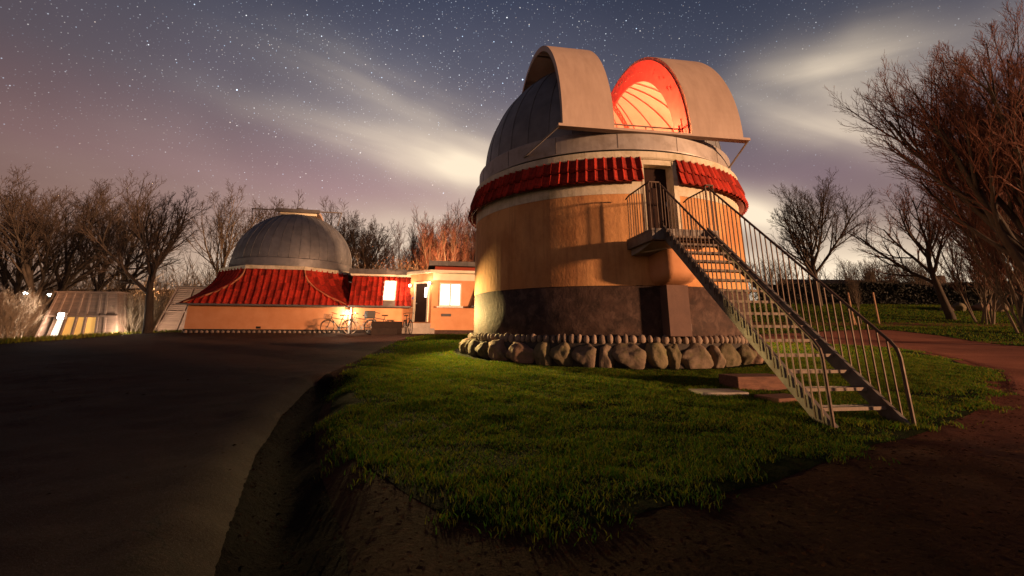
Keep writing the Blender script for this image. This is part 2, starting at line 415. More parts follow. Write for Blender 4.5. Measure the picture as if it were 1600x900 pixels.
# ground sheet with a grid that grows coarser outwards
def axis(near0, near1, step, far):
    a = list(np.arange(near0, near1 + 1e-6, step)); s = step; v = near1
    while v < far: s *= 1.22; v += s; a.append(v)
    s = step; v = near0; b = []
    while v > -far: s *= 1.22; v -= s; b.append(v)
    return np.array(b[::-1] + a)
gx, gy = axis(-9, 12, 0.12, 900), axis(0.5, 14, 0.12, 900)
GX, GY = np.meshgrid(gx, gy, indexing='ij')
GZ = H2(GX, GY)
a_, b_ = GX.shape
idx = np.arange(a_ * b_).reshape(a_, b_)
F_ = np.stack([idx[:-1, :-1], idx[1:, :-1], idx[1:, 1:], idx[:-1, 1:]], -1).reshape(-1, 4)
def ground_mat(name, c1, c2, c3, s1, s2, bump, bs, rough=1.0, spec=0.03, worn=None, cracks=False):
    m = bpy.data.materials.new(name); m.use_nodes = True
    t = NT(m.node_tree); b = t.n['Principled BSDF']; b.inputs['Roughness'].default_value = rough; b.inputs['Specular IOR Level'].default_value = spec
    tc = t.new('ShaderNodeTexCoord'); v = tc.outputs['Object']
    c = t.mix(t.ramp(t.noise(v, s1, 5, 0.6).outputs[0], [(0.35, 0.0), (0.66, 1.0)]), c1, c2)
    c = t.mix(t.ramp(t.noise(v, s2, 6, 0.7).outputs[0], [(0.52, 0.0), (0.70, 1.0)]), c, c3)
    t.put(b.inputs['Base Color'], c)
    if cracks:
        vo = t.new('ShaderNodeTexVoronoi', feature='DISTANCE_TO_EDGE'); vo.inputs['Scale'].default_value = .55
        wv = t.vmath('ADD', v, t.vmath('MULTIPLY', t.noise(v, 1.4, 5).outputs[1], (.9, .9, .9)).outputs[0]); t.l.new(wv.outputs[0], vo.inputs['Vector'])
        ck = t.math('MULTIPLY', t.ramp(vo.outputs['Distance'], [(0.0, 1.0), (0.014, 0.0)]), t.ramp(t.noise(v, .35, 2).outputs[0], [(.45, 0.0), (.6, .85)]))
        c = t.mix(ck, c, (.008, .006, .005))
        c = t.mix(t.ramp(t.noise(v, 140, 2).outputs[0], [(.58, 0.0), (.7, .6)]), c, (.11, .075, .058))
    if worn is not None:          # red gravel trodden over the earth on one side
        sp_ = t.new('ShaderNodeSeparateXYZ'); t.l.new(v, sp_.inputs[0])
        q = t.math('ADD', t.math('SUBTRACT', sp_.outputs[0], t.math('MULTIPLY', sp_.outputs[1], 0.25)), t.math('MULTIPLY', t.noise(v, 0.6, 5, 0.6).outputs[0], 4.0))
        k = t.ramp(t.math('DIVIDE', q, 14.0), [(0.22, 0.0), (0.62, 1.0)])
        c = t.mix(k, c, t.mix(t.noise(v, 28, 4).outputs[0], *worn))
    t.put(b.inputs['Base Color'], c)
    bn = t.noise(v, bs, 6, 0.75); bp = t.new('ShaderNodeBump'); bp.inputs['Strength'].default_value = bump; bp.inputs['Distance'].default_value = 0.05
    t.l.new(bn.outputs[0], bp.inputs['Height']); t.l.new(bp.outputs[0], b.inputs['Normal'])
    return m
M_DIRT = ground_mat('trodden_earth', (0.054, 0.025, 0.015), (0.030, 0.0145, 0.009), (0.085, 0.040, 0.023), 1.3, 14, 1.0, 22, worn=((0.12, 0.043, 0.027), (0.24, 0.088, 0.056)))
M_ASPH = ground_mat('asphalt', (0.036, 0.0165, 0.0105), (0.020, 0.0098, 0.0065), (0.055, 0.028, 0.018), 0.5, 30, 0.45, 60, 0.85, 0.08, cracks=True)
M_MUD_SHADE = ground_mat('shaded_mud', (0.009, 0.006, 0.0045), (0.006, 0.004, 0.003), (0.020, 0.011, 0.007), 2.0, 9, 1.0, 14)  # mud made near black to carry the rut's shade
M_PATH = ground_mat('red_gravel', (0.28, 0.105, 0.068), (0.16, 0.060, 0.040), (0.34, 0.15, 0.10), 0.5, 30, 0.8, 45)
M_SOD = ground_mat('sod', (0.016, 0.024, 0.005), (0.013, 0.018, 0.004), (0.018, 0.013, 0.006), 1.2, 10, 0.9, 20)
link('ground', fast_mesh('ground', np.stack([GX, GY, GZ], -1).reshape(-1, 3), F_, M_DIRT, 4, True), kind='structure')

def sheet(name, poly, step, m, lift, x0, x1, y0, y1, rag=0.0):
    xs, ys = np.arange(x0, x1 + step, step), np.arange(y0, y1 + step, step)
    X, Y = np.meshgrid(xs, ys, indexing='ij'); ins = inside(X, Y, poly)
    q = ins[:-1, :-1] | ins[1:, :-1] | ins[1:, 1:] | ins[:-1, 1:]
    use = np.zeros_like(ins)
    for dx in (0, 1):
        for dy in (0, 1): use[dx:dx + q.shape[0], dy:dy + q.shape[1]] |= q
    P = np.array(poly); A = P; B = np.roll(P, -1, 0)
    mv = np.argwhere(use & ~ins)
    for i, j in mv:
        p = np.array([X[i, j], Y[i, j]]); d = B - A
        t = np.clip(((p - A) * d).sum(1) / ((d * d).sum(1) + 1e-12), 0, 1)
        c = A + t[:, None] * d; k = ((c - p) ** 2).sum(1).argmin()
        X[i, j], Y[i, j] = c[k]
    edge = use & ~ins
    Z = H2(X, Y) + np.where(edge, min(.007, lift * .3), lift)
    ids = -np.ones(X.shape, int); ids[use] = np.arange(use.sum())
    V = np.stack([X[use], Y[use], Z[use]], -1)
    F = np.stack([ids[:-1, :-1], ids[1:, :-1], ids[1:, 1:], ids[:-1, 1:]], -1)[q]
    return link(name, fast_mesh(name, V, F, m, 4, True), kind='structure')

LAWN = smooth_poly([(-4.75, 23.5), (-4.05, 15), (-3.6, 11.1), (-3.05, 8.5), (-2.45, 6.6), (-1.75, 5.0), (-1.05, 3.9), (-0.4, 3.15), (0.3, 3.0), (0.95, 3.3), (1.6, 3.7), (2.4, 4.15),
        (3.3, 4.9), (4.4, 5.5), (5.4, 6.1), (6.7, 6.95), (7.9, 8.1), (9.4, 9.6), (10.9, 11.3), (12.6, 14.2), (13.6, 17.6), (11, 19.3), (6, 21), (0, 22.6), (-3, 23.8)])
ASPH = [(-1.1, -3), (-1.2, 1.5), (-1.4, 2.5), (-1.85, 3.5), (-2.5, 4.95), (-3.1, 6.7), (-3.5, 8.4), (-3.7, 11), (-4.15, 15), (-4.85, 23.4), (-3.0, 24.3), (-3, 26), (-9, 27), (-17.5, 25.5), (-18.5, 23.0), (-17.2, 19), (-17.2, 15), (-22, 9), (-30, 4), (-30, -3)]
PATH = smooth_poly([(7.9, 7.7), (8.5, 8.3), (9.8, 9.5), (11.2, 11.2), (12.9, 14.1), (13.9, 17.5), (11.2, 19.2), (5, 21.2), (5, 23.4), (13, 22.4), (19.3, 24.6), (20, 22), (19.2, 18), (20, 15), (17, 10.5), (13.5, 8.3), (11, 7.0), (9.0, 6.9)])
FAR_LAWN = [(4, 23.4), (13, 22.6), (19.3, 24.8), (20.2, 22), (19.4, 18), (20.5, 15), (30, 14), (60, 20), (70, 60), (4, 60)]
VERGE = [(-17.4, 15), (-17.4, 19), (-18.7, 23), (-17.6, 25.7), (-13, 27), (-13, 45), (-50, 45), (-50, 5), (-30, 4.2), (-22, 9.2)]
sheet('driveway', ASPH, 0.10, M_ASPH, 0.02, -30, 0, -3, 27)
sheet('lawn', LAWN, 0.12, M_SOD, 0.010, -5, 14.2, 2.7, 24.2)
MUD_SHADE = smooth_poly([(-3.70, 9.5), (-3.50, 8.4), (-3.11, 6.7), (-2.51, 4.95), (-1.86, 3.5), (-1.41, 2.5), (-1.21, 1.5), (-1.1, -2), (-.42, -2), (-.5, 1.5), (-.75, 2.6), (-1.25, 3.6), (-1.95, 5.0), (-2.6, 6.6), (-3.15, 8.4), (-3.4, 9.4)])
sheet('shaded_mud_rut', MUD_SHADE, 0.08, M_MUD_SHADE, 0.016, -4, 0, -2, 9.6)  # dark strip painting shade along the muddy rut
sheet('footpath', PATH, 0.12, M_PATH, 0.012, 4, 20.4, 3.5, 25)
sheet('far_lawn', FAR_LAWN, 0.7, M_SOD, 0.012, 3, 71, 13, 61)
sheet('verge', VERGE, 0.6, M_SOD, 0.012, -51, -12, 3, 46)

# grass blades, denser where near
def blades(name, poly, n, x0, x1, y0, y1, h0, h1, w, cols, avoid=None, tuft=0.5, seed=1):
    r = np.random.RandomState(seed)
    x = r.uniform(x0, x1, n); y = r.uniform(y0, y1, n)
    k = inside(x, y, poly)
    cl = vnoise(x, y, 1.6, 11) * 0.5 + vnoise(x, y, 5.0, 12) * 0.5
    k &= r.rand(n) < np.clip((cl - 0.05) * 2.8, 0.62, 1)
    if avoid is not None: k &= avoid(x, y, r)
    x, y, cl = x[k], y[k], cl[k]; m = len(x)
    dist = np.hypot(x, y)
    h = r.uniform(h0, h1, m) * (0.55 + 0.9 * cl); a = r.uniform(0, 2 * PI, m); ln = r.uniform(0.15, 0.95, m) * h
    ww = w * np.maximum(1.0, dist / 7.0) * r.uniform(0.7, 1.3, m)
    z = H2(x, y)
    ca, sa = np.cos(a), np.sin(a); b = r.uniform(0, 2 * PI, m); cb, sb = np.cos(b), np.sin(b)
    V = np.zeros((m, 5, 3))
    for i, (s_, f_, g_) in enumerate(((-1, 0, 0), (1, 0, 0), (0.8, 0.55, 0.3), (-0.8, 0.55, 0.3), (0, 1, 1))):
        V[:, i, 0] = x + ca * ww * s_ * 0.5 + cb * ln * g_
        V[:, i, 1] = y + sa * ww * s_ * 0.5 + sb * ln * g_
        V[:, i, 2] = z + h * f_ - 0.005
    o = np.arange(m)[:, None] * 5
    T = np.concatenate([o + np.array([0, 1, 2]), o + np.array([0, 2, 3]), o + np.array([3, 2, 4])], 1).reshape(-1, 3)
    mi = np.repeat(r.choice(len(cols), m, p=[0.50, 0.40, 0.10][:len(cols)] if len(cols) == 3 else None), 3)
    ob = link(name, fast_mesh(name, V.reshape(-1, 3), T, None, 3, mats=cols, midx=mi), kind='stuff')
    return ob
M_G1 = mat('grass_green', (0.058, 0.135, 0.010), (0.042, 0.10, 0.008), 1.5, 0.7, spec=0.25)
M_G2 = mat('grass_yellow', (0.17, 0.165, 0.014), (0.12, 0.13, 0.011), 1.5, 0.7, spec=0.25)
M_G3 = mat('grass_straw', (0.125, 0.095, 0.03), (0.085, 0.065, 0.02), 1.5, 0.8)
TC = (3.0, 14.96)
for m_ in (M_G1, M_G2, M_G3):
    t_ = NT(m_.node_tree); b_ = t_.n['Principled BSDF']; b_.inputs['Specular IOR Level'].default_value = .08
    src = b_.inputs['Base Color'].links[0].from_socket
    tr_ = t_.new('ShaderNodeBsdfTranslucent'); t_.l.new(src, tr_.inputs[0])
    mx_ = t_.new('ShaderNodeMixShader'); mx_.inputs[0].default_value = .45
    t_.l.new(b_.outputs[0], mx_.inputs[1]); t_.l.new(tr_.outputs[0], mx_.inputs[2]); t_.l.new(mx_.outputs[0], t_.n['Material Output'].inputs[0])
def lawn_ok(x, y, r):
    d = np.hypot(x - TC[0], y - TC[1])
    ok = d > 4.75
    e = seg_dist(x, y, LAWN + [LAWN[0]]) * np.where(inside(x, y, LAWN), 1, -1)
    rag = vnoise(x, y, 1.3, 31) * .6 + vnoise(x, y, 4.5, 32) * .4 - .5
    return ok & ~inside(x, y, ASPH) & (r.rand(len(x)) < np.clip(e * 1.6 + .12 + 2.6 * rag, 0, 1) * np.clip(e * 2 + 1.0, 0, 1))
LAWN_BIG = [(-5.2, 24), (-5.2, 8), (-3.2, 6.5), (-2.3, 4.5), (-1.2, 2.4), (1.5, 2.3), (4.5, 4.4), (8.6, 7.3), (12, 10.5), (14.2, 14), (14.2, 20), (0, 24.3)]
blades('lawn_grass', LAWN_BIG, 1000000, -5.2, 14.2, 2.3, 13, 0.020, 0.062, 0.0082, [M_G1, M_G2, M_G3], lawn_ok, seed=3)
blades('lawn_grass', LAWN_BIG, 130000, -5, 14.2, 13, 24, 0.035, 0.09, 0.0085, [M_G1, M_G2, M_G3], lawn_ok, seed=4)
blades('meadow_grass', FAR_LAWN, 260000, 4, 60, 14, 52, 0.04, 0.11, 0.006, [M_G1, M_G2, M_G3], None, seed=5)
blades('verge_grass', VERGE, 90000, -40, -13, 8, 32, 0.06, 0.22, 0.007, [M_G3, M_G2, M_G1], None, seed=6)

# leaf litter and clods on the bare earth
def litter(name, n, m, x0, x1, y0, y1, test, smin, smax, seed):
    r = np.random.RandomState(seed)
    x = r.uniform(x0, x1, n); y = r.uniform(y0, y1, n); k = test(x, y, r); x, y = x[k], y[k]; c = len(x)
    z = H2(x, y) + 0.012; s_ = r.uniform(smin, smax, c); a = r.uniform(0, 2 * PI, c); tl = r.uniform(-0.6, 0.6, c)
    P = np.array([(-1, 0, 0), (0, -0.5, 0.25), (1, 0, 0.1), (0, 0.5, 0.25)])
    V = np.zeros((c, 4, 3))
    V[:, :, 0] = x[:, None] + s_[:, None] * (np.cos(a)[:, None] * P[:, 0] - np.sin(a)[:, None] * P[:, 1])
    V[:, :, 1] = y[:, None] + s_[:, None] * (np.sin(a)[:, None] * P[:, 0] + np.cos(a)[:, None] * P[:, 1])
    V[:, :, 2] = z[:, None] + s_[:, None] * (P[:, 2] + tl[:, None] * P[:, 1] + 0.2)
    F = (np.arange(c)[:, None] * 4 + np.arange(4))
    link(name, fast_mesh(name, V.reshape(-1, 3), F, m, 4), kind='stuff')
def on_dirt(x, y, r):
    return ~inside(x, y, ASPH) & (r.rand(len(x)) < np.where(inside(x, y, LAWN), 0.025, 1.0)) & (np.hypot(x - TC[0], y - TC[1]) > 4.9)
litter('fallen_leaves', 14000, M_LITTER, -3.5, 9, 2, 10, on_dirt, 0.006, 0.024, 21)
litter('fallen_leaves', 500, M_LITTER, -12, -1, 2.3, 15, lambda x, y, r: inside(x, y, ASPH), 0.010, 0.026, 22)

# ------------------------------------------------------------------ rounded stones
def stone_mesh(name, m, seed, flat=1.0, sub=2, rough=0.22, boxy=0.0):
    r = np.random.RandomState(seed)
    bm = bmesh.new(); bmesh.ops.create_icosphere(bm, subdivisions=sub, radius=1.0)
    nc = 16 if boxy > 0 else 9; dirs = r.randn(nc, 3); dirs /= np.linalg.norm(dirs, axis=1)[:, None]; cut = r.uniform(0.60, 0.93, nc) if boxy > 0 else r.uniform(0.62, 0.95, nc)
    for v in bm.verts:
        p = np.array(v.co); k = 1.0
        for d_, c_ in zip(dirs, cut):
            q = p @ d_
            if q * k > c_: k = k * (c_ / (q * k)) ** min(0.97, 0.35 + boxy)
        k *= 1 + rough * 0.5 * (vnoise(np.array([p[0] * 3 + seed]), np.array([p[1] * 3 + p[2] * 2]), 1.0, seed)[0] - 0.5)
        v.co = Vector(p * k)
    me = bpy.data.meshes.new(name); bm.to_mesh(me); bm.free(); me.materials.append(m); me.shade_smooth()
    return me

# ================================================================== OBSERVATORY TOWER
PSI = R(9.3)
zg = 0.36
tower = thing('observatory_tower', 'large round observatory tower with open grey dome and ochre walls', 'observatory', (TC[0], TC[1], 0), PSI)
RW = 4.178
Z0, Z1, Z2 = 1.02, 2.14, 4.385       # foot of wall, top of dark band, top of ochre
GAPT = R(6.6)
half = PI
# walls leave the doorway open
DW = R(5.6)
MB().lathe([(RW - .3, Z0 - .7), (RW, Z0 - .7), (RW, Z1), (RW - .3, Z1)], 160).build('tarred_base', M_DARKBAND, tower, True)
w = MB().lathe([(RW - .3, Z1 + .002), (RW + .012, Z1 + .002), (RW + .012, Z2), (RW - .3, Z2)], 150, DW, 2 * PI - DW)
w.lathe([(RW - .3, Z1 + .002), (RW + .012, Z1 + .002), (RW + .012, 3.2), (RW - .3, 3.2)], 8, -DW, DW)
w.build('wall', M_YEL, tower)
MB().lathe([(RW - .3, Z2 + .002), (RW + .02, Z2 + .002), (RW + .02, 5.33), (RW - .3, 5.33)], 150, DW, 2 * PI - DW).build('frieze', M_WHITE, tower)
MB().lathe([(RW - .3, 5.2), (RW + .06, 5.3), (RW + .09, 5.335), (RW + .09, 5.49), (RW + .02, 5.52), (RW - .4, 5.52)], 160).build('cornice', M_WHITE, tower)
MB().lathe([(RW - .5, 5.50), (RW - .12, 5.50), (RW - .12, 5.62), (RW - .5, 5.62)], 120).build('track_gap', M_BLACK, tower)
# doorway
def arcbox(r0, r1, a0, a1, z0, z1, n=6):
    b = MB(); b.lathe([(r0, z0), (r1, z0), (r1, z1), (r0, z1), (r0, z0)], n, a0, a1)
    for a in (a0, a1):
        b.add([(r * math.sin(a), -r * math.cos(a), z) for r, z in ((r0, z0), (r1, z0), (r1, z1), (r0, z1))], [(0, 1, 2, 3)])
    return b
dr = arcbox(RW - .3, RW - .24, -DW + R(.6), DW - R(.6), 3.22, 5.16).build('door', M_DOOR, tower)
for z0_, z1_ in ((3.32, 4.1), (4.22, 5.02)):
    arcbox(RW - .24, RW - .225, -DW + R(1.6), DW - R(1.6), z0_, z1_).build('door_panel', M_DOOR, dr)
MB().box((0.26, -(RW - .20), 4.2), (.02, .05, .13)).build('handle', M_CHROME, dr)
fr = arcbox(RW - .34, RW + .05, DW - R(.4), DW + R(1.5), 3.2, 5.28, 3); fr.build('door_jamb', M_WHITE, tower)
arcbox(RW - .34, RW + .028, -DW - R(.5), -DW + R(.35), 3.2, 5.28, 3).build('door_jamb', M_WHITE, tower)
arcbox(RW - .34, RW + .03, -DW + R(.36), DW - R(.42), 5.16, 5.29, 4).build('lintel', M_WHITE, tower)
# skirt of clay tiles: each tile is a piece of its own
sk = MB().lathe([(4.2, 5.31), (4.355, 4.66), (4.335, 4.655), (4.18, 5.29)], 150, GAPT, 2 * PI - GAPT).build('tile_skirt', M_TILEBACK, tower, True)
def tower_tile(L, w0, w1):
    b = MB(); nu, nv = 9, 4
    top = []; bot = []
    for i in range(nu):
        u = i / (nu - 1) * 1.08 - 0.04
        hgt = 0.012 + 0.030 * (2 * u - 1) ** 2 if u < 0.8 else 0.023 + 0.058 * math.sin(min(1, (u - 0.8) / 0.28) * PI) ** 0.8
        rt = []; rb = []
        for j in range(nv):
            s_ = j / (nv - 1); wd = w0 + (w1 - w0) * s_
            l_ = L * s_ + (0.012 * (1 - (2 * u - 1) ** 2) if j == nv - 1 else 0)
            rt.append(((u - .5) * wd, -hgt - 0.012 * s_, -l_)); rb.append(((u - .5) * wd, -hgt + 0.014 - 0.012 * s_, -l_))
        top.append(rt); bot.append(rb)
    b.grid(top); b.grid(bot)
    nt = nu * nv
    for i in range(nu - 1): b.f.append((i * nv + nv - 1, (i + 1) * nv + nv - 1, nt + (i + 1) * nv + nv - 1, nt + i * nv + nv - 1))
    for j in range(nv - 1):
        for e in (0, nu - 1): b.f.append((e * nv + j, e * nv + j + 1, nt + e * nv + j + 1, nt + e * nv + j))
    return b.mesh('roof_tile', M_TILE, True)
NT_ = 116
span = 2 * PI - 2 * GAPT
da = span / NT_
slope = math.atan2(0.155, 0.65)
for row in range(2):
    s0 = 0.0 if row == 0 else 0.325
    r0 = 4.2 + 0.155 * (s0 / 0.67) + 0.012; z0_ = 5.315 - s0 * math.cos(slope)
    me = tower_tile(0.355, r0 * da, (r0 + 0.09) * da)
    for i in range(NT_):
        a = GAPT + (i + .5) * da
        rr = r0 + (0.02 if row == 0 else 0.0) + random.uniform(-.004, .004)
        o = link('roof_tile', me, sk, (rr * math.sin(a), -rr * math.cos(a), z0_), rot=None)
        o.rotation_euler = (Matrix.Rotation(a + random.uniform(-.01, .01), 3, 'Z') @ Matrix.Rotation(-slope + random.uniform(-.012, .012) + (-.05), 3, 'X')).to_euler()
# stone foot
ft = MB().lathe([(RW, Z0 - .02), (RW + .06, Z0 - .03), (RW + .08, Z0 - .16), (RW + .14, Z0 - .2), (RW + .16, 0.2), (RW, 0.1)], 90).build('stone_foot', M_MORTAR, tower, True)
peb = [stone_mesh('pebble', M_PEB, 40 + i, sub=2, rough=0.15) for i in range(6)]
a = 0.0
while a < 2 * PI - 0.01:
    wd = random.uniform(.062, .105); a += wd / RW / 1.0
    o = link('pebble', random.choice(peb), ft, ((RW + .10) * math.sin(a), -(RW + .10) * math.cos(a), Z0 - .10 + random.uniform(-.012, .012)),
             (random.uniform(-.15, .15), random.uniform(-.12, .12), a), (wd * .92, .085, random.uniform(.098, .122)))
    if a > 2.2 and a < 4.0: a = 4.0
    a += wd / RW
bou = [stone_mesh('boulder', M_STONES[i % 3], 60 + i, sub=4, rough=0.35, boxy=0.6) for i in range(9)]
a = -1.95; k = 0
big = {0: None}
while a < 1.95:
    wd = random.choice((.17, .22, .27, .30, .38)) * random.uniform(.9, 1.1); a += wd / (RW + .2)
    gl = H(TC[0] + 4.6 * math.sin(a + PSI), TC[1] - 4.6 * math.cos(a + PSI))
    zc = (float(gl) + Z0 - .2) / 2
    ht = (Z0 - .2 - float(gl)) / 2 + random.uniform(0.03, .10)
    o = link('boulder', bou[(k * 5 + int(random.random() * 3)) % 9], ft, ((RW + .14) * math.sin(a), -(RW + .14) * math.cos(a), zc - .03 + random.uniform(-.03, .01)),
             (random.uniform(-.15, .15), random.uniform(-.3, .3), a + random.uniform(-.2, .2)), (wd * 1.25, random.uniform(.25, .34), ht * random.uniform(.98, 1.12)))
    a += wd / (RW + .2); k += 1
# bulging pier under the landing
MB().bbox(-.20, .32, -4.52, -3.95, Z0 - .02, Z1 - .01).build('pier', M_PIL, tower)
cb = MB(); cs = []
n = 14
for i in range(n + 1):
    q = i / n
    zz = Z1 - .008 + q * (3.02 - Z1)
    bul = math.sqrt(max(0, 1 - (1 - min(1, q / .32)) ** 2))
    cs.append([(x * (0.30 + .14 * bul) + .03, -4.0 - y * (.30 + .62 * bul), zz) for x, y in ((-1, 0), (-1, .75), (-.8, .97), (-.5, 1), (.5, 1), (.8, .97), (1, .75), (1, 0))])
cb.grid(cs); cb.build('corbel', M_WHITE if False else M_YEL2, tower, True)
v_ = arcbox(RW - .02, RW + .012, R(4.4), R(7.4), 1.13, 1.27).build('vent', M_STEEL, tower)
arcbox(RW + .012, RW + .014, R(4.75), R(7.05), 1.15, 1.25).build('opening', M_BLACK, v_)
# ---- rotating dome
ZS = 6.16                 # spring line
dome = MB().lathe([(4.0, 5.62), (4.115, 5.60), (4.12, 5.63), (4.12, 6.10), (4.08, 6.14), (3.9, 6.15)], 160).build('dome', M_RING, tower, False, label='rotating grey dome with its two shutters slid apart')
for i in range(16):
    a = i * 2 * PI / 16 + .16
    arcbox(4.118, 4.126, a - .0022, a + .0022, 5.635, 6.095, 1).build('seam', M_STEEL, dome)
RD, SLIT = 3.93, 1.06
def in_slit(p, w_=SLIT): return abs(p[0]) < w_ and (p[1] < 1.9)
NG = 36
for g in range(NG):
    a0, a1 = g * 2 * PI / NG, (g + 1) * 2 * PI / NG
    for rad, nm, mt in ((RD, 'dome_panel', M_DOME),):
        b = MB(); nu, nv = 7, 44
        ks = np.linspace(a0, a1, nu); es = np.linspace(0, R(89.6), nv)
        P = np.array([[(rad * math.cos(e) * math.sin(q), -rad * math.cos(e) * math.cos(q), ZS + .02 + rad * math.sin(e) * 1.0) for e in es] for q in ks])
        f = []
        for i in range(nu - 1):
            for j in range(nv - 1):
                c = (P[i, j] + P[i + 1, j + 1]) / 2
                if not in_slit(c): f.append((i * nv + j, (i + 1) * nv + j, (i + 1) * nv + j + 1, i * nv + j + 1))
        if not f: continue
        b.add(P.reshape(-1, 3), f)
        # standing seam on one side
        ok = [not in_slit(P[0, j], SLIT + .05) for j in range(nv)]
        run = [P[0, j] for j in range(nv) if ok[j] and es[j] < R(87)]
        if len(run) > 3:
            run = np.array(run); d_ = run - np.array([0, 0, ZS]); 
            b.tube(run + 0.006 * d_ / np.linalg.norm(d_, axis=1)[:, None], 0.014, 4)
        b.build(nm, mt, dome, True, fix=False)
# lining with ribs
b = MB(); nu, nv = 144, 44; rl = RD - .12
ks = np.linspace(0, 2 * PI, nu + 1); es = np.linspace(0, R(89.8), nv)
P = np.array([[(rl * math.cos(e) * math.sin(q), -rl * math.cos(e) * math.cos(q), ZS + .02 + rl * math.sin(e)) for e in es] for q in ks])
f = []
for i in range(nu):
    for j in range(nv - 1):
        c = (P[i, j] + P[i + 1, j + 1]) / 2
        if not in_slit(c): f.append((i * nv + j, (i + 1) * nv + j, (i + 1) * nv + j + 1, i * nv + j + 1))
b.add(P.reshape(-1, 3), f).build('lining', M_LINING, dome, True, fix=False)
for g in range(24):
    a = g * 2 * PI / 24 + .07
    pts = [((rl - .05) * math.cos(e) * math.sin(a), -(rl - .05) * math.cos(e) * math.cos(a), ZS + .02 + (rl - .05) * math.sin(e)) for e in np.linspace(.03, R(84), 26)]
    pts = [p for p in pts if not in_slit(p, SLIT + .06)]
    if len(pts) > 3: MB().tube(pts, 0.02, 4).build('rib', M_RED, dome)
# lattice girder arch across the back right
lg = MB(); prev = None
for i, e in enumerate(np.linspace(R(4), R(82), 24)):
    ra_, rb_ = rl - .10, rl - .36; az = R(128)
    pa = np.array((ra_ * math.cos(e) * math.sin(az), -ra_ * math.cos(e) * math.cos(az), ZS + ra_ * math.sin(e)))
    pb = np.array((rb_ * math.cos(e) * math.sin(az), -rb_ * math.cos(e) * math.cos(az), ZS + rb_ * math.sin(e)))
    if prev is not None:
        lg.tube([prev[0], pa], .022, 4); lg.tube([prev[1], pb], .022, 4)
        lg.tube([prev[0], pb], .014, 4); lg.tube([prev[1], pa], .014, 4)
    prev = (pa, pb)
lg.build('lattice_girder', M_RED, dome)
# slit frame: deep arch plates at both edges, an apron at the front, a guard rail
def arch_plate(t0, t1, r0, r1, e0, e1, n=40):
    b = MB(); k = np.linspace(e0, e1, n)
    P = [[(t, -r * math.cos(e), ZS + .01 + r * math.sin(e)) for (t, r) in ((t0, r0), (t1, r0), (t1, r1), (t0, r1), (t0, r0))] for e in k]
    b.grid(P)
    for e in (e0, e1): b.add([(t, -r * math.cos(e), ZS + .01 + r * math.sin(e)) for (t, r) in ((t0, r0), (t1, r0), (t1, r1), (t0, r1))], [(0, 1, 2, 3)])
    return b
rr_ = lambda t: math.sqrt(RD * RD - t * t)
for s_ in (-1, 1):
    arch_plate(s_ * 1.03, s_ * 1.09, rr_(1.06) - .40, rr_(1.06) + .27, R(0), R(118)).build('slit_frame', M_RED, dome, False)
MB().bbox(-1.08, 1.08, -3.94, -3.80, ZS - .05, ZS + .02).build('slit_sill', M_SHUT, dome)
gr_ = MB(); gr_.tube([(-1.03, -3.72, ZS + .28), (1.03, -3.72, ZS + .28)], .022, 6)
for x in (-.95, 0, .95): gr_.tube([(x, -3.72, ZS), (x, -3.72, ZS + .28)], .018, 6)
gr_.build('guard_rail', M_STEEL, dome)
ar_ = MB(); ar_.tube([(-.95, -3.45, ZS + .10), (-.4, -3.40, ZS + .16), (.05, -3.45, ZS + .10)], .05, 8); ar_.bbox(.35, .95, -3.5, -3.3, ZS + .03, ZS + .13)
ar_.build('drive_gear', M_RED, dome)
# the two shutters
def shutter(t0, t1, open_inner):
    ro, th_ = 4.15, .05
    n = 48; k = np.linspace(R(-1.5), R(124), n)
    b = MB()
    prof = [(t0, ro), (t1, ro), (t1, ro - th_), (t0, ro - th_), (t0, ro)]
    P = [[(t, -r * math.cos(e), ZS + .02 + r * math.sin(e)) for t, r in prof] for e in k]
    b.grid(P)
    for e in (k[0], k[-1]): b.add([(t, -r * math.cos(e), ZS + .02 + r * math.sin(e)) for t, r in prof[:4]], [(0, 1, 2, 3)])
    sh = b.build('shutter', M_SHUT, dome, False)
    # end flanges standing inwards
    for t in (t0, t1):
        bb = MB(); w_ = .03 if t == t0 else -.03; dp = .16
        pr = [(t, ro - th_ - .002), (t + w_, ro - th_ - .002), (t + w_, ro - dp), (t, ro - dp), (t, ro - th_ - .002)]
        bb.grid([[(q, -r * math.cos(e), ZS + .02 + r * math.sin(e)) for q, r in pr] for e in k])
        bb.build('flange', M_SHUT, sh)
    for e in (R(38), R(74), R(105)):
        MB().tube([(t0 + .03, -(ro - .12) * math.cos(e), ZS + (ro - .12) * math.sin(e)), (t1 - .03, -(ro - .12) * math.cos(e), ZS + (ro - .12) * math.sin(e))], .03, 5).build('stiffener', M_SHUT, sh)
    return sh
shutter(-2.44, -1.07, 1); shutter(1.07, 2.56, 0)
def rail(xa, xb):
    b = MB(); y = -4.08
    b.bbox(xa, xb, y - .12, y + .10, ZS - .115, ZS - .045)
    return b.build('shutter_rail', M_SHUT, dome)
rl_ = rail(-2.56, 2.72)
for xe, xw, yw in ((-2.54, -3.15, -2.68), (2.70, 2.9, -2.95)):
    q_ = MB(); q_.tube([(xe, -4.13, ZS - .10), (xw, yw, ZS - .42)], .028, 5).build('strut', M_RING, rl_)
# rear rail
MB().bbox(-2.7, 2.7, 2.5, 2.7, ZS + 3.05, ZS + 3.12).build('shutter_rail', M_SHUT, dome)
MB().tube([(-2.95, 2.45, ZS + 2.5), (-2.4, 2.5, ZS + 2.5)], .05, 6).build('rail_end', M_RING, dome)

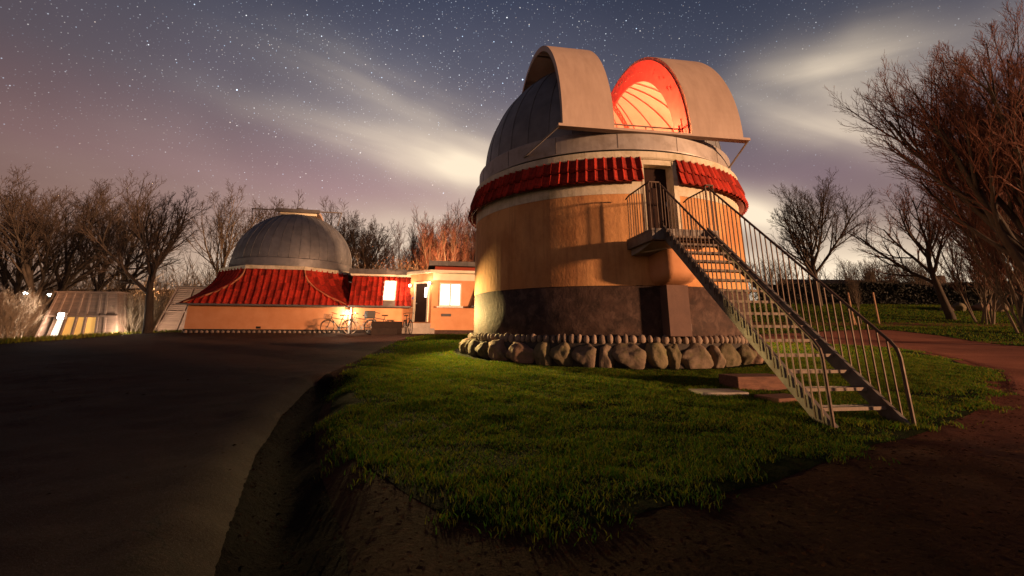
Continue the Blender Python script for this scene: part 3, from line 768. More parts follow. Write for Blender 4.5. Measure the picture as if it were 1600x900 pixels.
# ================================================================== STEEL STAIRCASE
SA = R(8.95)
stair = thing('steel_staircase', 'open steel staircase with barred railings climbing to the tower door', 'staircase', (TC[0], TC[1], 0), SA)
xl, xr, RUN, RISE, NTR = -.596, .353, .2241, .2, 15
YT, ZT = -5.80, 3.0053
LZ = 3.205
land_x0, land_x1, land_y = -.93, .62, -5.53
MB().bbox(land_x0, land_x1, land_y, -4.22, LZ - .045, LZ).build('landing', M_STEEL, stair)
sl = MB(); sl.bbox(land_x0 + .005, land_x0 + .08, land_y + .005, -4.2, LZ - .24, LZ - .047); sl.build('landing_beam', M_STEEL, stair)
MB().bbox(land_x1 - .08, land_x1 - .005, land_y + .005, -4.2, LZ - .24, LZ - .047).build('landing_beam', M_STEEL, stair)
MB().bbox(land_x0 + .082, land_x1 - .082, land_y + .006, land_y + .07, LZ - .24, LZ - .047).build('landing_beam', M_STEEL, stair)
MB().prism([(-4.2, LZ - .24), (-5.35, LZ - .24), (-4.6, LZ - .36), (-4.2, LZ - .38)], land_x0 + .1, land_x1 - .1, 'x').build('landing_soffit', M_CONC, stair)
tr = MB(); tr.bbox(0, xr - xl - .01, 0, .042, -.04, 0)
tm = tr.mesh('tread', M_TREAD)
gt = MB()
for i in range(6): gt.bbox(.01, xr - xl - .02, .05 + i * .032, .055 + i * .032, -.032, -.004)
for i in range(18): gt.bbox(.03 + i * .05, .035 + i * .05, .043, .23, -.030, -.006)
gm = gt.mesh('grating', M_STEEL)
for i in range(NTR):
    o = link('tread', tm, stair, (xl + .005, YT - i * RUN, ZT - i * RISE))
    link('grating', gm, o)
g = RISE / RUN
def line_z(y): return ZT + (y - YT) * g          # nosing line
yb = YT - (NTR) * RUN - .02
for x0_, x1_ in ((xl - .052, xl - .004), (xr + .004, xr + .052)):
    yt_ = -5.50
    MB().prism([(yt_, line_z(yt_) + .06 - .06), (yb, line_z(yb) + .05), (yb + .02, max(0.0, line_z(yb) - .2) - .02), (yb + .24, line_z(yb + .24) - .22), (yt_ + .0, line_z(yt_) - .30)], x0_, x1_, 'x').build('stringer', M_STEEL, stair)
RH = .93
bar = {}
def baluster(x, y, z0, z1):
    L = round(z1 - z0, 2)
    if L not in bar: bar[L] = MB().bbox(-.0065, .0065, -.010, .010, 0, L).mesh('baluster', M_RAIL)
    link('baluster', bar[L], stair, (x, y, z0))
yr_end = YT - 15 * RUN - .02
for side, x in ((-1, xl - .075), (1, xr + .075)):
    y0_ = -5.60
    # sloping handrail with a turned-down newel at the foot
    pts = [(x, y0_, line_z(y0_) + RH + .02), (x, yr_end + .10, line_z(yr_end + .10) + RH)]
    hr = MB(); hr.tube(pts, .021, 8); hr.build('handrail', M_RAIL, stair)
    nw = MB(); zt = line_z(yr_end + .10) + RH
    nw.tube([(x, yr_end + .10, zt + .004), (x, yr_end + .02, zt - .10), (x, yr_end, zt - .2), (x, yr_end - .0, -.03)], .024, 8)
    nw.build('newel', M_RAIL, stair)
    n = 29
    for i in range(n):
        y = y0_ - .07 - i * (abs(yr_end - y0_) - .12) / (n - .3)
        baluster(x, y, max(line_z(y) - .13, 0.0), line_z(y) + RH - .005)
    MB().tube([(x, -5.48, LZ - .1), (x, -5.48, LZ + RH + .11)], .020, 6).build('newel', M_RAIL, stair)
# landing railings
zr = LZ + RH + .1
for x in (land_x0 + .02, land_x1 - .02):
    MB().tube([(x, land_y + .02, zr), (x, -4.45, zr), (x, -4.25, zr - .04)], .019, 8).build('handrail', M_RAIL, stair)
    for i in range(10): baluster(x, land_y + .03 + i * .128, LZ - .06, zr - .01)
lf = MB(); lf.tube([(land_x0 + .02, land_y + .02, zr), (xl - .075, land_y + .02, zr)], .019, 8); lf.build('handrail', M_RAIL, stair)
for i in range(3): baluster(land_x0 + .02 + .10 * (i + .6), land_y + .02, LZ - .06, zr - .01)
MB().tube([(land_x1 - .02, land_y + .02, zr), (xr + .075, land_y + .02, zr)], .019, 8).build('handrail', M_RAIL, stair)
baluster(xr + .15, land_y + .02, LZ - .06, zr - .01)

# timber sleepers and slab by the stair foot
def sleeper(px, py, Y, sx, sy, sz, rz, nm, label, cat, m):
    p = at(px, py, Y); z = float(H2(p.x, p.y))
    b = MB(); b.bbox(-sx / 2, sx / 2, -sy / 2, sy / 2, -.05, sz)
    o = b.build(nm, m, None, loc=(p.x, p.y, z), rot=(0, 0, rz)); tag(o, label, cat)
    md = o.modifiers.new('soft_edge', 'BEVEL'); md.width = .012; md.segments = 2
sleeper(1178, 600, 8.3, .95, .55, .22, .15, 'timber_sleeper', 'thick reddish timber block lying under the staircase', 'timber', M_SLEEP)
sleeper(1122, 618, 7.8, .75, .5, .05, .1, 'paving_slab', 'flat dark slab in the grass left of the timber block', 'slab', M_CONC)
sleeper(1222, 626, 7.3, .6, .45, .07, .3, 'timber_offcut', 'low broken timber piece just behind the stair foot', 'timber', M_SLEEP)

# ================================================================== LOW OBSERVATORY BUILDING
BA = R(11)
BC = (-13.45, 28.1)
blg = thing('observatory_building', 'long low ochre building with small closed dome and red tiled skirt roof', 'building', (BC[0], BC[1], EYE), BA)
# local frame: z = 0 at eye height; y negative is the front
ZE, ZG = 1.23, -.35
Q = 3.78
wl = MB(); wl.bbox(-Q, Q + .2, -Q, Q, 0.0, ZE - .04); wl.build('wall', M_YEL2, blg)
MB().bbox(-Q - .03, Q + .1, -Q - .03, Q, ZG, -.05).build('foundation', M_MORTAR, blg)
b = MB(); b.bbox(-Q - .04, Q + .1, -Q - .04, Q, -.05, -.002); ldg = b.build('base_ledge', M_MORTAR, blg)
for i in range(31):
    x = -Q + .12 + i * .243
    link('pebble', random.choice(peb), ldg, (x, -Q - .06, -.145 + random.uniform(-.01, .01)), (0, 0, random.uniform(-.2, .2)), (.085, .07, random.uniform(.075, .095)))
vb = MB(); vb.bbox(-.45, -.23, -Q - .02, -Q + .02, .03, .14); vb.build('vent', M_BLACK, blg)
# flared skirt roof
ZR = 3.18
def dS(s_): return 3.46 + .56 * (1 - s_) ** 1.7
def wS(s_): return 1.49 + 2.52 * (1 - s_) ** 2.1
def skirt_point(fac, u, s_):         # fac: 0 front, 1 right diagonal, 2 left diagonal ; u across, s up
    z = ZE + (ZR - ZE) * s_
    d, w_ = dS(s_), min(wS(s_), dS(s_))
    if fac == 0:
        return np.array((max(-w_, min(w_, u)), -d, z)), abs(u) < w_
    A = np.array((w_, -d)); B = np.array((d, -w_)); hw = np.linalg.norm(B - A) / 2
    mid = (A + B) / 2; e = np.array((1, 1)) / math.sqrt(2)
    p = mid + e * max(-hw, min(hw, u))
    if fac == 2: p = np.array((-p[0], p[1]))
    return np.array((p[0], p[1], z)), abs(u) < hw
und = MB()
ss = np.linspace(0, 1, 14)
for fac in (0, 1, 2):
    und.grid([[skirt_point(fac, u, s_)[0] - np.array((0, 0, .05)) for s_ in ss] for u in np.linspace(-4.05, 4.05, 41)])
und.grid([[(x, 3.9 if s_ < .5 else 3.4, ZE + (ZR - ZE) * s_) for s_ in (0, .4, 1)] for x in (-4, 4)])
und.grid([[(-dS(s_), y, ZE + (ZR - ZE) * s_) for s_ in ss] for y in (-1.49, 3.9)])
skr = und.build('skirt_roof', M_TILEBACK, blg)
def skirt_tiles(fac, pitch, u0, u1, rows, fn=skirt_point, parent=skr, out=(0, -1)):
    nrm = np.array((out[0], out[1], .35)); nrm /= np.linalg.norm(nrm)
    nu = int(round((u1 - u0) / pitch))
    for i in range(nu):
        for r_ in range(rows):
            ua, ub = u0 + i * pitch, u0 + (i + 1) * pitch
            sa, sb = r_ / rows, (r_ + 1) / rows + .012
            c_ = fn(fac, (ua + ub) / 2, (sa + sb) / 2)[1] or fn(fac, (ua + ub) / 2, min(sa + .01, 1))[1] or fn(fac, (ua + ub) / 2, min(1, sb))[1]
            if not c_: continue
            b = MB(); rows_ = []
            for m_ in range(8):
                t_ = m_ / 7; col = []
                hh = .018 + (.022 * (1 - math.cos(t_ / .62 * 2 * PI)) / -2 if t_ < .62 else .105 * math.sin((t_ - .62) / .38 * PI))
                for q_ in range(3):
                    s_ = sa + (sb - sa) * q_ / 2
                    p, _ = fn(fac, ua + (ub - ua) * t_, min(s_, 1.0))
                    col.append(p + nrm * (hh + .022 * (1 - q_ / 2)))
                rows_.append(col)
            b.grid(rows_)
            lower = [c[0] for c in rows_]; b.grid([[p, p - nrm * .03] for p in lower])
            b.build('roof_tile', M_TILE, parent, True, fix=False)
skirt_tiles(0, .335, -4.02, 4.02, 5)
skirt_tiles(1, .335, -2.0, 2.01, 5, out=(.7, -.7))
skirt_tiles(2, .335, -2.0, 2.01, 3, out=(-.7, -.7))
for s_ in (-1, 1):
    MB().tube([(s_ * wS(q), -dS(q) - .03, ZE + (ZR - ZE) * q + .03) for q in np.linspace(.02, 1, 14)], .05, 6).build('hip_tile', M_RIDGE, skr)
MB().bbox(-Q - .42, Q + .2, -Q - .36, -Q - .25, ZE - .06, ZE + .02).build('gutter', M_FASCIA, blg)
MB().bbox(-Q - .2, Q + .2, -Q - .24, -Q - .004, ZE - .055, ZE - .02).build('soffit', M_CREAM, blg)
# octagonal curb and dome
oc = [(3.58 / math.cos(PI / 8) * math.sin(k * PI / 4 + PI / 8), -3.58 / math.cos(PI / 8) * math.cos(k * PI / 4 + PI / 8)) for k in range(8)]
MB().prism(oc, ZR - .04, ZR + .15, 'z').build('curb', M_WHITE, blg)
RS = 3.38
sdm = MB().lathe([(RS - .2, ZR + .16), (RS + .03, ZR + .17), (RS + .05, ZR + .2), (RS + .04, ZR + .62), (RS, ZR + .65), (RS - .3, ZR + .66)], 96).build('dome', M_DOME, blg, False, label='small closed grey dome with seamed sheets')
NGS = 40; RSD = RS - .02; ZD = ZR + .66
for g_ in range(NGS):
    a0, a1 = g_ * 2 * PI / NGS, (g_ + 1) * 2 * PI / NGS
    if R(115) < (a0 + a1) / 2 < R(245) and g_ % 1 == 0: pass
    b = MB(); es = np.linspace(0, R(89), 16)
    P = np.array([[(RSD * math.cos(e) * math.sin(q), -RSD * math.cos(e) * math.cos(q), ZD + RSD * .93 * math.sin(e)) for e in es] for q in np.linspace(a0, a1, 4)])
    b.grid(P)
    run = P[0][:15]; b.tube(run + (run - np.array((0, 0, ZD))) * .002, .014, 4)
    b.build('dome_panel', M_DOME, sdm, True, fix=False)
TOPZ = ZD + RSD * .93
# slit shutter, seen edge-on over the crown, with its rails and stays
b = MB(); k = np.linspace(R(80), R(178), 26)
b.grid([[(t, -r * math.cos(e), ZD + r * .95 * math.sin(e)) for t, r in ((-1.15, RS + .02), (-1.15, RS + .2), (1.15, RS + .2), (1.15, RS + .02), (-1.15, RS + .02))] for e in k])
b.build('slit_cover', M_SHUT, sdm)
MB().bbox(-1.25, 1.3, -.95, -.75, TOPZ + .02, TOPZ + .22).build('shutter_beam', M_FASCIA, sdm)
MB().bbox(-1.0, 1.1, -.74, -.55, TOPZ - .12, TOPZ + .03).build('shutter_plate', M_CREAM, sdm)
for xa, xb, xs in ((-2.6, -1.25, -2.42), (1.3, 2.65, 2.48)):
    MB().bbox(xa, xb, -.9, -.82, TOPZ + .09, TOPZ + .15).build('shutter_rail', M_STEEL, sdm)
    xo = xa if xa < 0 else xb
    MB().tube([(xo * .985, -.86, TOPZ + .09), (xs, -1.0, TOPZ - .75)], .03, 5).build('stay', M_STEEL, sdm)
MB().lathe([(.0, 0), (.22, 0), (.2, .12), (.05, .16), (0, .16)], 12).build('cap', M_FASCIA, sdm, loc=(.1, -.7, TOPZ + .18))
# wing with mansard tiles, skylight window, slate fascia
WX0, WX1 = Q + .22, 7.2
MB().bbox(WX0 + .005, WX1 + .6, -3.7, 2.5, ZG, ZE - .06).build('wall', M_YEL2, blg)
MB().bbox(WX0 + .01, WX1 + .02, -3.735, -3.6, ZG, .0).build('plinth', M_DARKBAND, blg)
WZ1 = 2.92
def wing_point(fac, u, s_):
    return np.array((u, -3.92 + .72 * s_, ZE + .03 + (WZ1 - ZE - .06) * s_)), WX0 < u < WX1
wu = MB(); wu.grid([[wing_point(0, u, s_)[0] + np.array((0, .05, -.03)) for s_ in (0, 1)] for u in (WX0, WX1 + .35)])
wr = wu.build('mansard_roof', M_TILEBACK, blg)
SK0, SK1, SKA, SKB = 5.72, 6.42, .02, .86
def wing_fn(fac, u, s_):
    p, ok = wing_point(fac, u, s_)
    return p, ok and not (SK0 - .06 < u < SK1 + .06 and s_ < SKB + .03)
skirt_tiles(0, .30, WX0, WX1 + .3, 6, wing_fn, wr)
def wp(u, s_, o_=0.0): return wing_point(0, u, s_)[0] + np.array((0, -o_, o_ * .4))
fr = MB()
for ua, ub, sa, sb in ((SK0, SK0 + .06, SKA + .14, SKB), (SK1 - .06, SK1, SKA + .14, SKB), (SK0, SK1, SKB - .03, SKB), (SK0, SK1, SKA + .14, SKA + .17)):
    A = [wp(u, s_, o_) for o_ in (-.05, .10) for (u, s_) in ((ua, sa), (ub, sa), (ub, sb), (ua, sb))]
    fr.add(A, [(0, 1, 2, 3), (4, 5, 6, 7), (0, 1, 5, 4), (1, 2, 6, 5), (2, 3, 7, 6), (3, 0, 4, 7)])
swin = fr.build('skylight', M_FRAME, blg)
MB().add([wp(u, s_, .05) for u, s_ in ((SK0 + .06, SKA + .17), (SK1 - .06, SKA + .17), (SK1 - .06, SKB - .03), (SK0 + .06, SKB - .03))], [(0, 1, 2, 3)]).build('pane', M_GLOW, swin)
MB().add([wp(u, s_, o_) for o_ in (.0, .06) for u, s_ in ((SK0 - .02, -.02), (SK1 + .02, -.02), (SK1 + .02, SKA + .14), (SK0 - .02, SKA + .14))], [(0, 1, 2, 3), (4, 5, 6, 7), (0, 1, 5, 4), (1, 2, 6, 5), (2, 3, 7, 6), (3, 0, 4, 7)]).build('apron', M_STEEL, swin)
MB().bbox(WX0, WX1 + .1, -4.05, -3.93, ZE - .04, ZE + .04).build('gutter', M_FASCIA, blg)
MB().bbox(WX0 + .02, WX1 + .45, -3.925, -3.702, ZE - .03, ZE - .005).build('soffit', M_CREAM, blg)
MB().bbox(WX0 - .1, WX1 + .4, -3.50, 2.4, WZ1, WZ1 + .10).build('flat_roof', M_CREAM, blg)
fsc = MB().bbox(WX0 - .2, WX1 + .4, -3.42, 2.3, WZ1 + .102, WZ1 + .40).build('fascia', M_MORTAR, blg)
for i in range(8):
    MB().bbox(WX0 - .2 + i * .5, WX0 + .29 + i * .5, -3.45, -3.425, WZ1 + .105, WZ1 + .395).build('slate', M_FASCIA, fsc)
# entrance block: angled door wall, then the front with its double window
EX0, EX1, EY = 8.38, 14.0, -4.9
EZ = 3.02
poly = [(WX1, -3.7), (EX0, EY), (EX1, EY), (EX1, 2.2), (WX1, 2.2)]
MB().prism(poly, -.15, EZ, 'z').build('wall', M_YEL2, blg)
MB().prism([(WX1 + .03, -3.76), (EX0 - .02, EY - .035), (EX1, EY - .035), (EX1, 2.0), (WX1 + .03, 2.0)], ZG - .1, -.155 + .17, 'z').build('plinth', M_DARKBAND, blg)
MB().prism([(WX1 - .25, -3.75), (EX0 - .12, EY - .28), (EX1, EY - .28), (EX1, 2.2), (WX1 - .25, 2.2)], EZ + .002, EZ + .14, 'z').build('eaves', M_CREAM, blg)
MB().prism([(EX0 + .1, EY - .1), (EX1, EY - .1), (EX1, 2.1), (EX0 + .1, 2.1)], EZ + .142, EZ + .36, 'z').build('parapet', M_TILEBACK, blg)
fs2 = MB().prism([(EX0 - .25, EY - .36), (EX1, EY - .36), (EX1, 2.3), (EX0 - .25, 2.3)], EZ + .362, EZ + .62, 'z').build('fascia', M_MORTAR, blg)
for i in range(9):
    x0_ = EX0 - .24 + i * .52
    MB().bbox(x0_, x0_ + .51, EY - .385, EY - .363, EZ + .366, EZ + .616).build('slate', M_FASCIA, fs2)
# window
wx0, wx1, wz0, wz1 = 8.78, 9.95, 1.25, 2.48
fw = MB()
for x0_, x1_, z0_, z1_ in ((wx0, wx0 + .07, wz0, wz1), (wx1 - .07, wx1, wz0, wz1), (wx0 + .07, wx1 - .07, wz1 - .07, wz1), (wx0 + .07, wx1 - .07, wz0, wz0 + .07), ((wx0 + wx1) / 2 - .045, (wx0 + wx1) / 2 + .045, wz0 + .07, wz1 - .07)):
    fw.bbox(x0_, x1_, EY - .05, EY + .02, z0_, z1_)
win = fw.build('window', M_FRAME, blg)
for x0_, x1_ in ((wx0 + .07, (wx0 + wx1) / 2 - .045), ((wx0 + wx1) / 2 + .045, wx1 - .07)):
    MB().bbox(x0_, x1_, EY - .02, EY - .004, wz0 + .07, wz1 - .07).build('pane', M_GLOW, win)
MB().bbox(wx0 - .12, wx1 + .12, EY - .14, EY + .0, wz0 - .08, wz0 - .002).build('sill', M_FRAME, win)
MB().bbox(8.95, 9.45, EY - .03, EY + .02, .72, .86).build('vent', M_FASCIA, blg)
MB().bbox(EX0 + .02, 11.0, EY - .02, EY + .02, wz1 + .15, EZ).build('frieze', M_CREAM, blg)
# low tiled bay at the tower end
bt = MB().prism([(EY - .02, 2.4), (EY - .35, 1.3), (EY - .02, 1.3)], 10.75, 13.0, 'x').build('tile_hanging', M_TILEBACK, blg)
for i in range(7):
    MB().tube([(10.85 + i * .3, EY - .36, 1.32), (10.85 + i * .3, EY - .04, 2.4)], .06, 6).build('roof_tile', M_TILE, bt)
MB().bbox(10.5, 13, EY - .42, EY - .02, 1.2, 1.29).build('gutter', M_FASCIA, blg)
# door in the angled wall
ang = math.atan2(EY + 3.7, EX0 - WX1)
dx_, dy_ = math.cos(ang), math.sin(ang); nx_, ny_ = dy_, -dx_    # outwards
def dw(t_, o_, z): return (WX1 + dx_ * t_ + nx_ * o_, -3.7 + dy_ * t_ + ny_ * o_, z)
def dbox(t0, t1, o0, o1, z0_, z1_):
    b = MB(); b.add([dw(t_, o_, z) for t_ in (t0, t1) for o_ in (o0, o1) for z in (z0_, z1_)], [(0, 1, 3, 2), (4, 6, 7, 5), (0, 4, 5, 1), (2, 3, 7, 6), (0, 2, 6, 4), (1, 5, 7, 3)]); return b
LW = math.hypot(EX0 - WX1, EY + 3.7)
DZ0, DZ1 = .43, 2.47
d_ = dbox(.52, 1.42, .012, .04, DZ0, DZ1).build('door', M_DOOR, blg)
dbox(1.18, 1.36, .041, .05, 1.72, 2.25).build('pane', M_GLOW, d_)
dbox(.6, .66, .041, .09, 1.38, 1.44).build('handle', M_CHROME, d_)
for t0, t1, z0_, z1_ in ((.40, .518, DZ0, DZ1 + .1), (1.422, 1.52, DZ0, DZ1 + .1), (.519, 1.421, DZ1 + .003, DZ1 + .1)):
    dbox(t0, t1, .012, .10, z0_, z1_).build('door_frame', M_CREAM, blg)
dbox(.24, .34, .012, .03, 1.66, 1.78).build('name_plate', M_BLUE, blg)
# wall lamps by the door (with their light)
def wall_lamp(t_, z, watts):
    l_ = dbox(t_ - .03, t_ + .03, .004, .12, z - .03, z + .03).build('wall_lamp', M_FASCIA, blg)
    p = Vector(dw(t_, .17, z))
    s_ = MB(); bm = bmesh.new(); bmesh.ops.create_uvsphere(bm, u_segments=10, v_segments=8, radius=.07)
    me = bpy.data.meshes.new('lamp_globe'); bm.to_mesh(me); bm.free(); me.materials.append(M_BULB)
    link('lamp_globe', me, l_, p)
    wpt = blg_m @ Vector(dw(t_, .42, z))
    lamp('wall_lamp_light', wpt, watts, (1.0, .62, .36), .08)
blg_m = Matrix.Translation((BC[0], BC[1], EYE)) @ Matrix.Rotation(BA, 4, 'Z')
wall_lamp(.12, 2.40, 30); wall_lamp(1.62, 2.46, 38)
# corner lamp and downpipe where dome building and wing meet
cl = MB().bbox(Q + .12, Q + .28, -3.98, -3.80, .93, 1.05).build('corner_lamp', M_FASCIA, blg)
MB().bbox(Q + .14, Q + .26, -3.97, -3.82, .80, .925).build('lamp_globe', M_BULB, cl)
lamp('corner_lamp_light', blg_m @ Vector((Q + .2, -4.12, .78)), 70, (1.0, .80, .55), .06)
MB().tube([(Q + .36, -3.8, ZE - .05), (Q + .36, -3.8, ZG + .1)], .045, 8).build('downpipe', M_FRAME, blg)
# stepped entrance
st = thing('entrance_steps', 'pale stone steps in front of the low building door', 'steps', tuple(blg_m @ Vector((WX1 + .45, -4.55, 0))), BA)
MB().bbox(-1.15, .95, -.75, .5, -.45, .10).build('step', M_CONC, st)
MB().bbox(-.65, .75, -.35, .5, .102, .36).build('step', M_CONC, st)
def block(px, py, Y, sx, sy, sz, label):
    p = at(px, py, Y); z = float(H(p.x, p.y))
    o = MB().bbox(-sx / 2, sx / 2, -sy / 2, sy / 2, -.1, sz).build('low_wall', mat('dark_brickwork', (0.028, 0.017, 0.013), (0.018, 0.011, 0.009), 6.0, 0.9, bump=.3), None, loc=(p.x, p.y, z + .0), rot=(0, 0, BA)); tag(o, label, 'low wall')
    md = o.modifiers.new('soft_edge', 'BEVEL'); md.width = .015; md.segments = 2
block(600, 522, 23.2, 1.2, .55, .30, 'low dark masonry block nearest the parked bicycles')
block(604, 518, 24.0, 1.5, .5, .62, 'taller dark masonry block behind the low one, beside the entrance steps')

# ------------------------------------------------------------------ bicycles
def bicycle(name, label, p, rz, frame_m, basket=None, tilt=0.0, front_only=False):
    t = thing(name, label, 'bicycle', p, rz, 'bicycles parked by the low building')
    t.rotation_euler = (tilt, 0, rz)
    for x in (-.52, .52):
        b = MB(); k = np.linspace(0, 2 * PI, 29)
        b.tube([(x + .33 * math.cos(q), 0, .34 + .33 * math.sin(q)) for q in k], .02, 5, False); w_ = b.build('wheel', M_BLACK if frame_m is M_BIKE else M_BIKEW, t)
        c = MB()
        for q in np.linspace(0, 2 * PI, 14, endpoint=False): c.tube([(x, 0, .34), (x + .32 * math.cos(q), 0, .34 + .32 * math.sin(q))], .004, 3)
        c.build('spokes', M_CHROME, w_)
        d = MB(); d.tube([(x + .37 * math.cos(q), 0, .34 + .37 * math.sin(q)) for q in np.linspace(.3, 2.6, 10)], .018, 4); d.build('mudguard', frame_m, t)
    f = MB()
    for a, c in (((-.52, 0, .34), (-.05, 0, .30)), ((-.05, 0, .30), (-.2, 0, .82)), ((-.2, 0, .75), (-.52, 0, .34)), ((-.17, 0, .72), (.36, 0, .80)), ((-.05, 0, .30), (.36, 0, .76)), ((.36, 0, .86), (.52, 0, .34))):
        f.tube([a, c], .018, 6)
    f.build('frame', frame_m, t)
    h = MB(); h.tube([(.36, 0, .82), (.33, 0, 1.0)], .015, 6); h.tube([(.18, -.27, 1.0), (.33, -.2, 1.04), (.33, .2, 1.04), (.18, .27, 1.0)], .014, 6); h.build('handlebar', M_CHROME if frame_m is M_BIKEW else M_BLACK, t)
    sd_ = MB(); sd_.prism([(-.34, -.09), (-.34, .09), (-.24, .1), (-.04, .025), (-.04, -.025), (-.24, -.1)], .90, .95, 'z'); sd_.tube([(-.2, 0, .8), (-.22, 0, .9)], .014, 6); sd_.build('saddle', M_BLACK, t)
    cr = MB(); cr.lathe([(0, -.01), (.09, -.01), (.09, .01), (0, .01)], 14); o = cr.build('crank', M_CHROME, t, loc=(-.05, -.04, .30), rot=(PI / 2, 0, 0))
    pd = MB(); pd.bbox(-.02, .03, -.12, -.05, .12, .15); pd.bbox(-.13, -.08, .05, .12, .45, .48); pd.build('pedal', M_BLACK, t)
    rk = MB(); rk.bbox(-.75, -.32, -.06, .06, .70, .715); rk.tube([(-.7, .06, .7), (-.52, .05, .34)], .006, 4); rk.tube([(-.7, -.06, .7), (-.52, -.05, .34)], .006, 4); rk.build('rack', M_BLACK, t)
    if basket == 'wire':
        k_ = MB()
        for z in (.74, .80, .86, .92, .97): k_.tube([(.42, -.16, z), (.70, -.16, z), (.70, .16, z), (.42, .16, z), (.42, -.16, z)], .006, 4)
        for x in np.linspace(.42, .70, 6):
            for y in (-.16, .16): k_.tube([(x, y, .74), (x, y, .97)], .005, 3)
        k_.bbox(.42, .70, -.16, .16, .735, .742); k_.build('basket', M_BLACK, t)
    if basket == 'crate':
        k_ = MB(); 
        for a in ((.40, .80, -.20, -.185), (.40, .80, .185, .20)): k_.bbox(*a, .78, 1.12)
        for a in ((.40, .415), (.785, .80)): k_.bbox(*a, -.185, .185, .78, 1.12)
        k_.bbox(.41, .79, -.19, .19, .775, .79); k_.build('crate', M_CRATE, t)
        MB().bbox(.801, .805, -.08, .08, .84, .96).build('crate_label', M_FRAME, t)
    return t
def bike_at(px, Y): p = at(px, 518, Y); return (p.x, p.y, float(H(p.x, p.y)))
bicycle('bicycle', 'black bicycle with front wire basket, left of the bright downpipe', bike_at(527, 23.7), BA + PI - .12, M_BIKE, 'wire', .06)
bicycle('bicycle', 'cream bicycle leaning just right of the bright downpipe', bike_at(563, 24.3), BA + PI + .25, M_BIKEW, 'wire', -.10)
bicycle('bicycle', 'dark bicycle carrying a black plastic crate, front wheel toward the blocks', bike_at(594, 23.9), BA + PI + .5, M_BIKE, 'crate', .05)
bicycle('bicycle', 'dark bicycle seen end on beside the entrance steps', bike_at(637, 24.0), BA - PI / 2 + .3, M_BIKE, None, .06)

# ================================================================== SLATTED PAVILIONS
def pavilion(label, px0, px1, pt0, pt1, pyb, pyt, Y, depth, pts, panels, wood):
    A = at(px0, pyb, Y); B = at(px1, pyb, Y); Tl = at(pt0, pyt, Y); Tr = at(pt1, pyt, Y)
    z0_ = A.z; zt = Tl.z - z0_; w_ = B.x - A.x
    t = thing('slatted_pavilion', label, 'pavilion', (A.x, Y, z0_), 0, 'slatted pavilions by the trees')
    l0 = Tl.x - A.x; l1 = Tr.x - A.x
    def X(u, z): return u * w_ + ((l0 + u * (l1 - l0)) - u * w_) * (z / zt)
    # posts
    for u in pts:
        for y in (0.0, depth):
            b = MB(); q = .055
            P = [(X(u, 0) - q, 0), (X(u, 0) + q, 0), (X(u, zt) + q, zt), (X(u, zt) - q, zt)]
            b.prism(P, y - .06, y + .05); b.build('post', M_WOODL if wood else M_WOOD, t)
    zm = zt * .48
    for z in (0.03, zm, zt - .06):
        for y in (-.065, depth + .055):
            MB().bbox(X(0, z) - .05, X(1, z) + .05, y - .03, y + .03, z, z + .09).build('beam', M_WOODL if wood else M_WOOD, t)
    # louvre slats
    def slats(z0s, z1s, ua, ub, nm='slat'):
        n = int((z1s - z0s) / .105)
        for i in range(n):
            z = z0s + (i + .5) * (z1s - z0s) / n
            b = MB(); xa, xb = X(ua, z), X(ub, z)
            b.box(((xa + xb) / 2, 0.0, z), (xb - xa - .1, .016, .102), (R(3), 0, 0)); b.build(nm, M_WOODL if wood else M_WOOD, t)
    slats(zm + .1, zt - .07, 0.0, 1.0)
    for i, k_ in enumerate(panels):
        ua, ub = pts[i], pts[i + 1]
        if k_ == 's': slats(.13, zm, ua, ub)
        elif k_ == 'o':
            z0s, z1s = .13, zm - .01
            b = MB(); b.prism([(X(ua, z0s) + .07, z0s), (X(ub, z0s) - .07, z0s), (X(ub, z1s) - .07, z1s), (X(ua, z1s) + .07, z1s)], .02, .05); b.build('panel', M_ORPAN, t)
        elif k_ == 'w':
            z0s, z1s = .13, zm - .01
            b = MB(); b.prism([(X(ua, z0s) + .07, z0s), (X(ub, z0s) - .07, z0s), (X(ub, z1s) - .07, z1s), (X(ua, z1s) + .07, z1s)], .02, .05); b.build('panel', M_WPAN, t, label='white lit panel')
    # end walls and back
    for u in (0, 1):
        b = MB(); v = [(X(u, 0), 0.08, 0), (X(u, 0), depth - .08, 0), (X(u, zt), depth - .08, zt), (X(u, zt), .08, zt)]
        b.add(v + [(x + (.03 if u == 0 else -.03), y, z) for x, y, z in v], [(0, 1, 2, 3), (4, 5, 6, 7), (0, 1, 5, 4), (1, 2, 6, 5), (2, 3, 7, 6), (3, 0, 4, 7)])
        b.build('end_wall', M_WOOD, t)
    b = MB(); b.prism([(X(0, 0) + .05, 0), (X(1, 0) - .05, 0), (X(1, zt) - .05, zt), (X(0, zt) + .05, zt)], depth - .05, depth - .02); b.build('back_wall', M_WOOD, t)
    b = MB(); b.bbox(X(0, zt) - .15, X(1, zt) + .15, -.15, depth + .15, zt + .002, zt + .06); b.build('roof', M_WOOD, t)
    return t, A, zt, w_
pav, pA, pzt, pw = pavilion('slatted pavilion with amber lit panels and a bright floodlight', 55, 183, 93, 183, 531, 457, 25.0, .55, [0, .14, .28, .43, .56, .73, .84, 1.0], ['', 'w', 'o', 'o', 'o', 's', 's'], False)
pavilion('pale slatted pavilion half hidden behind the low building corner', 237, 372, 279, 372, 525, 449, 27.0, .9, [0, .26, .52, .78, 1.0], ['s', 's', 's', 's'], True)
fp = at(97, 494, 24.75)
fl = MB(); fl.bbox(-.24, .24, -.05, .08, -.17, .17); flo = fl.build('floodlight', M_STEEL, None, loc=fp, rot=(0, 0, R(-15))); tag(flo, 'glaring white floodlight on the amber panelled pavilion', 'floodlight')
MB().bbox(-.21, .21, -.062, -.052, -.14, .14).build('lens', M_FLOOD, flo)
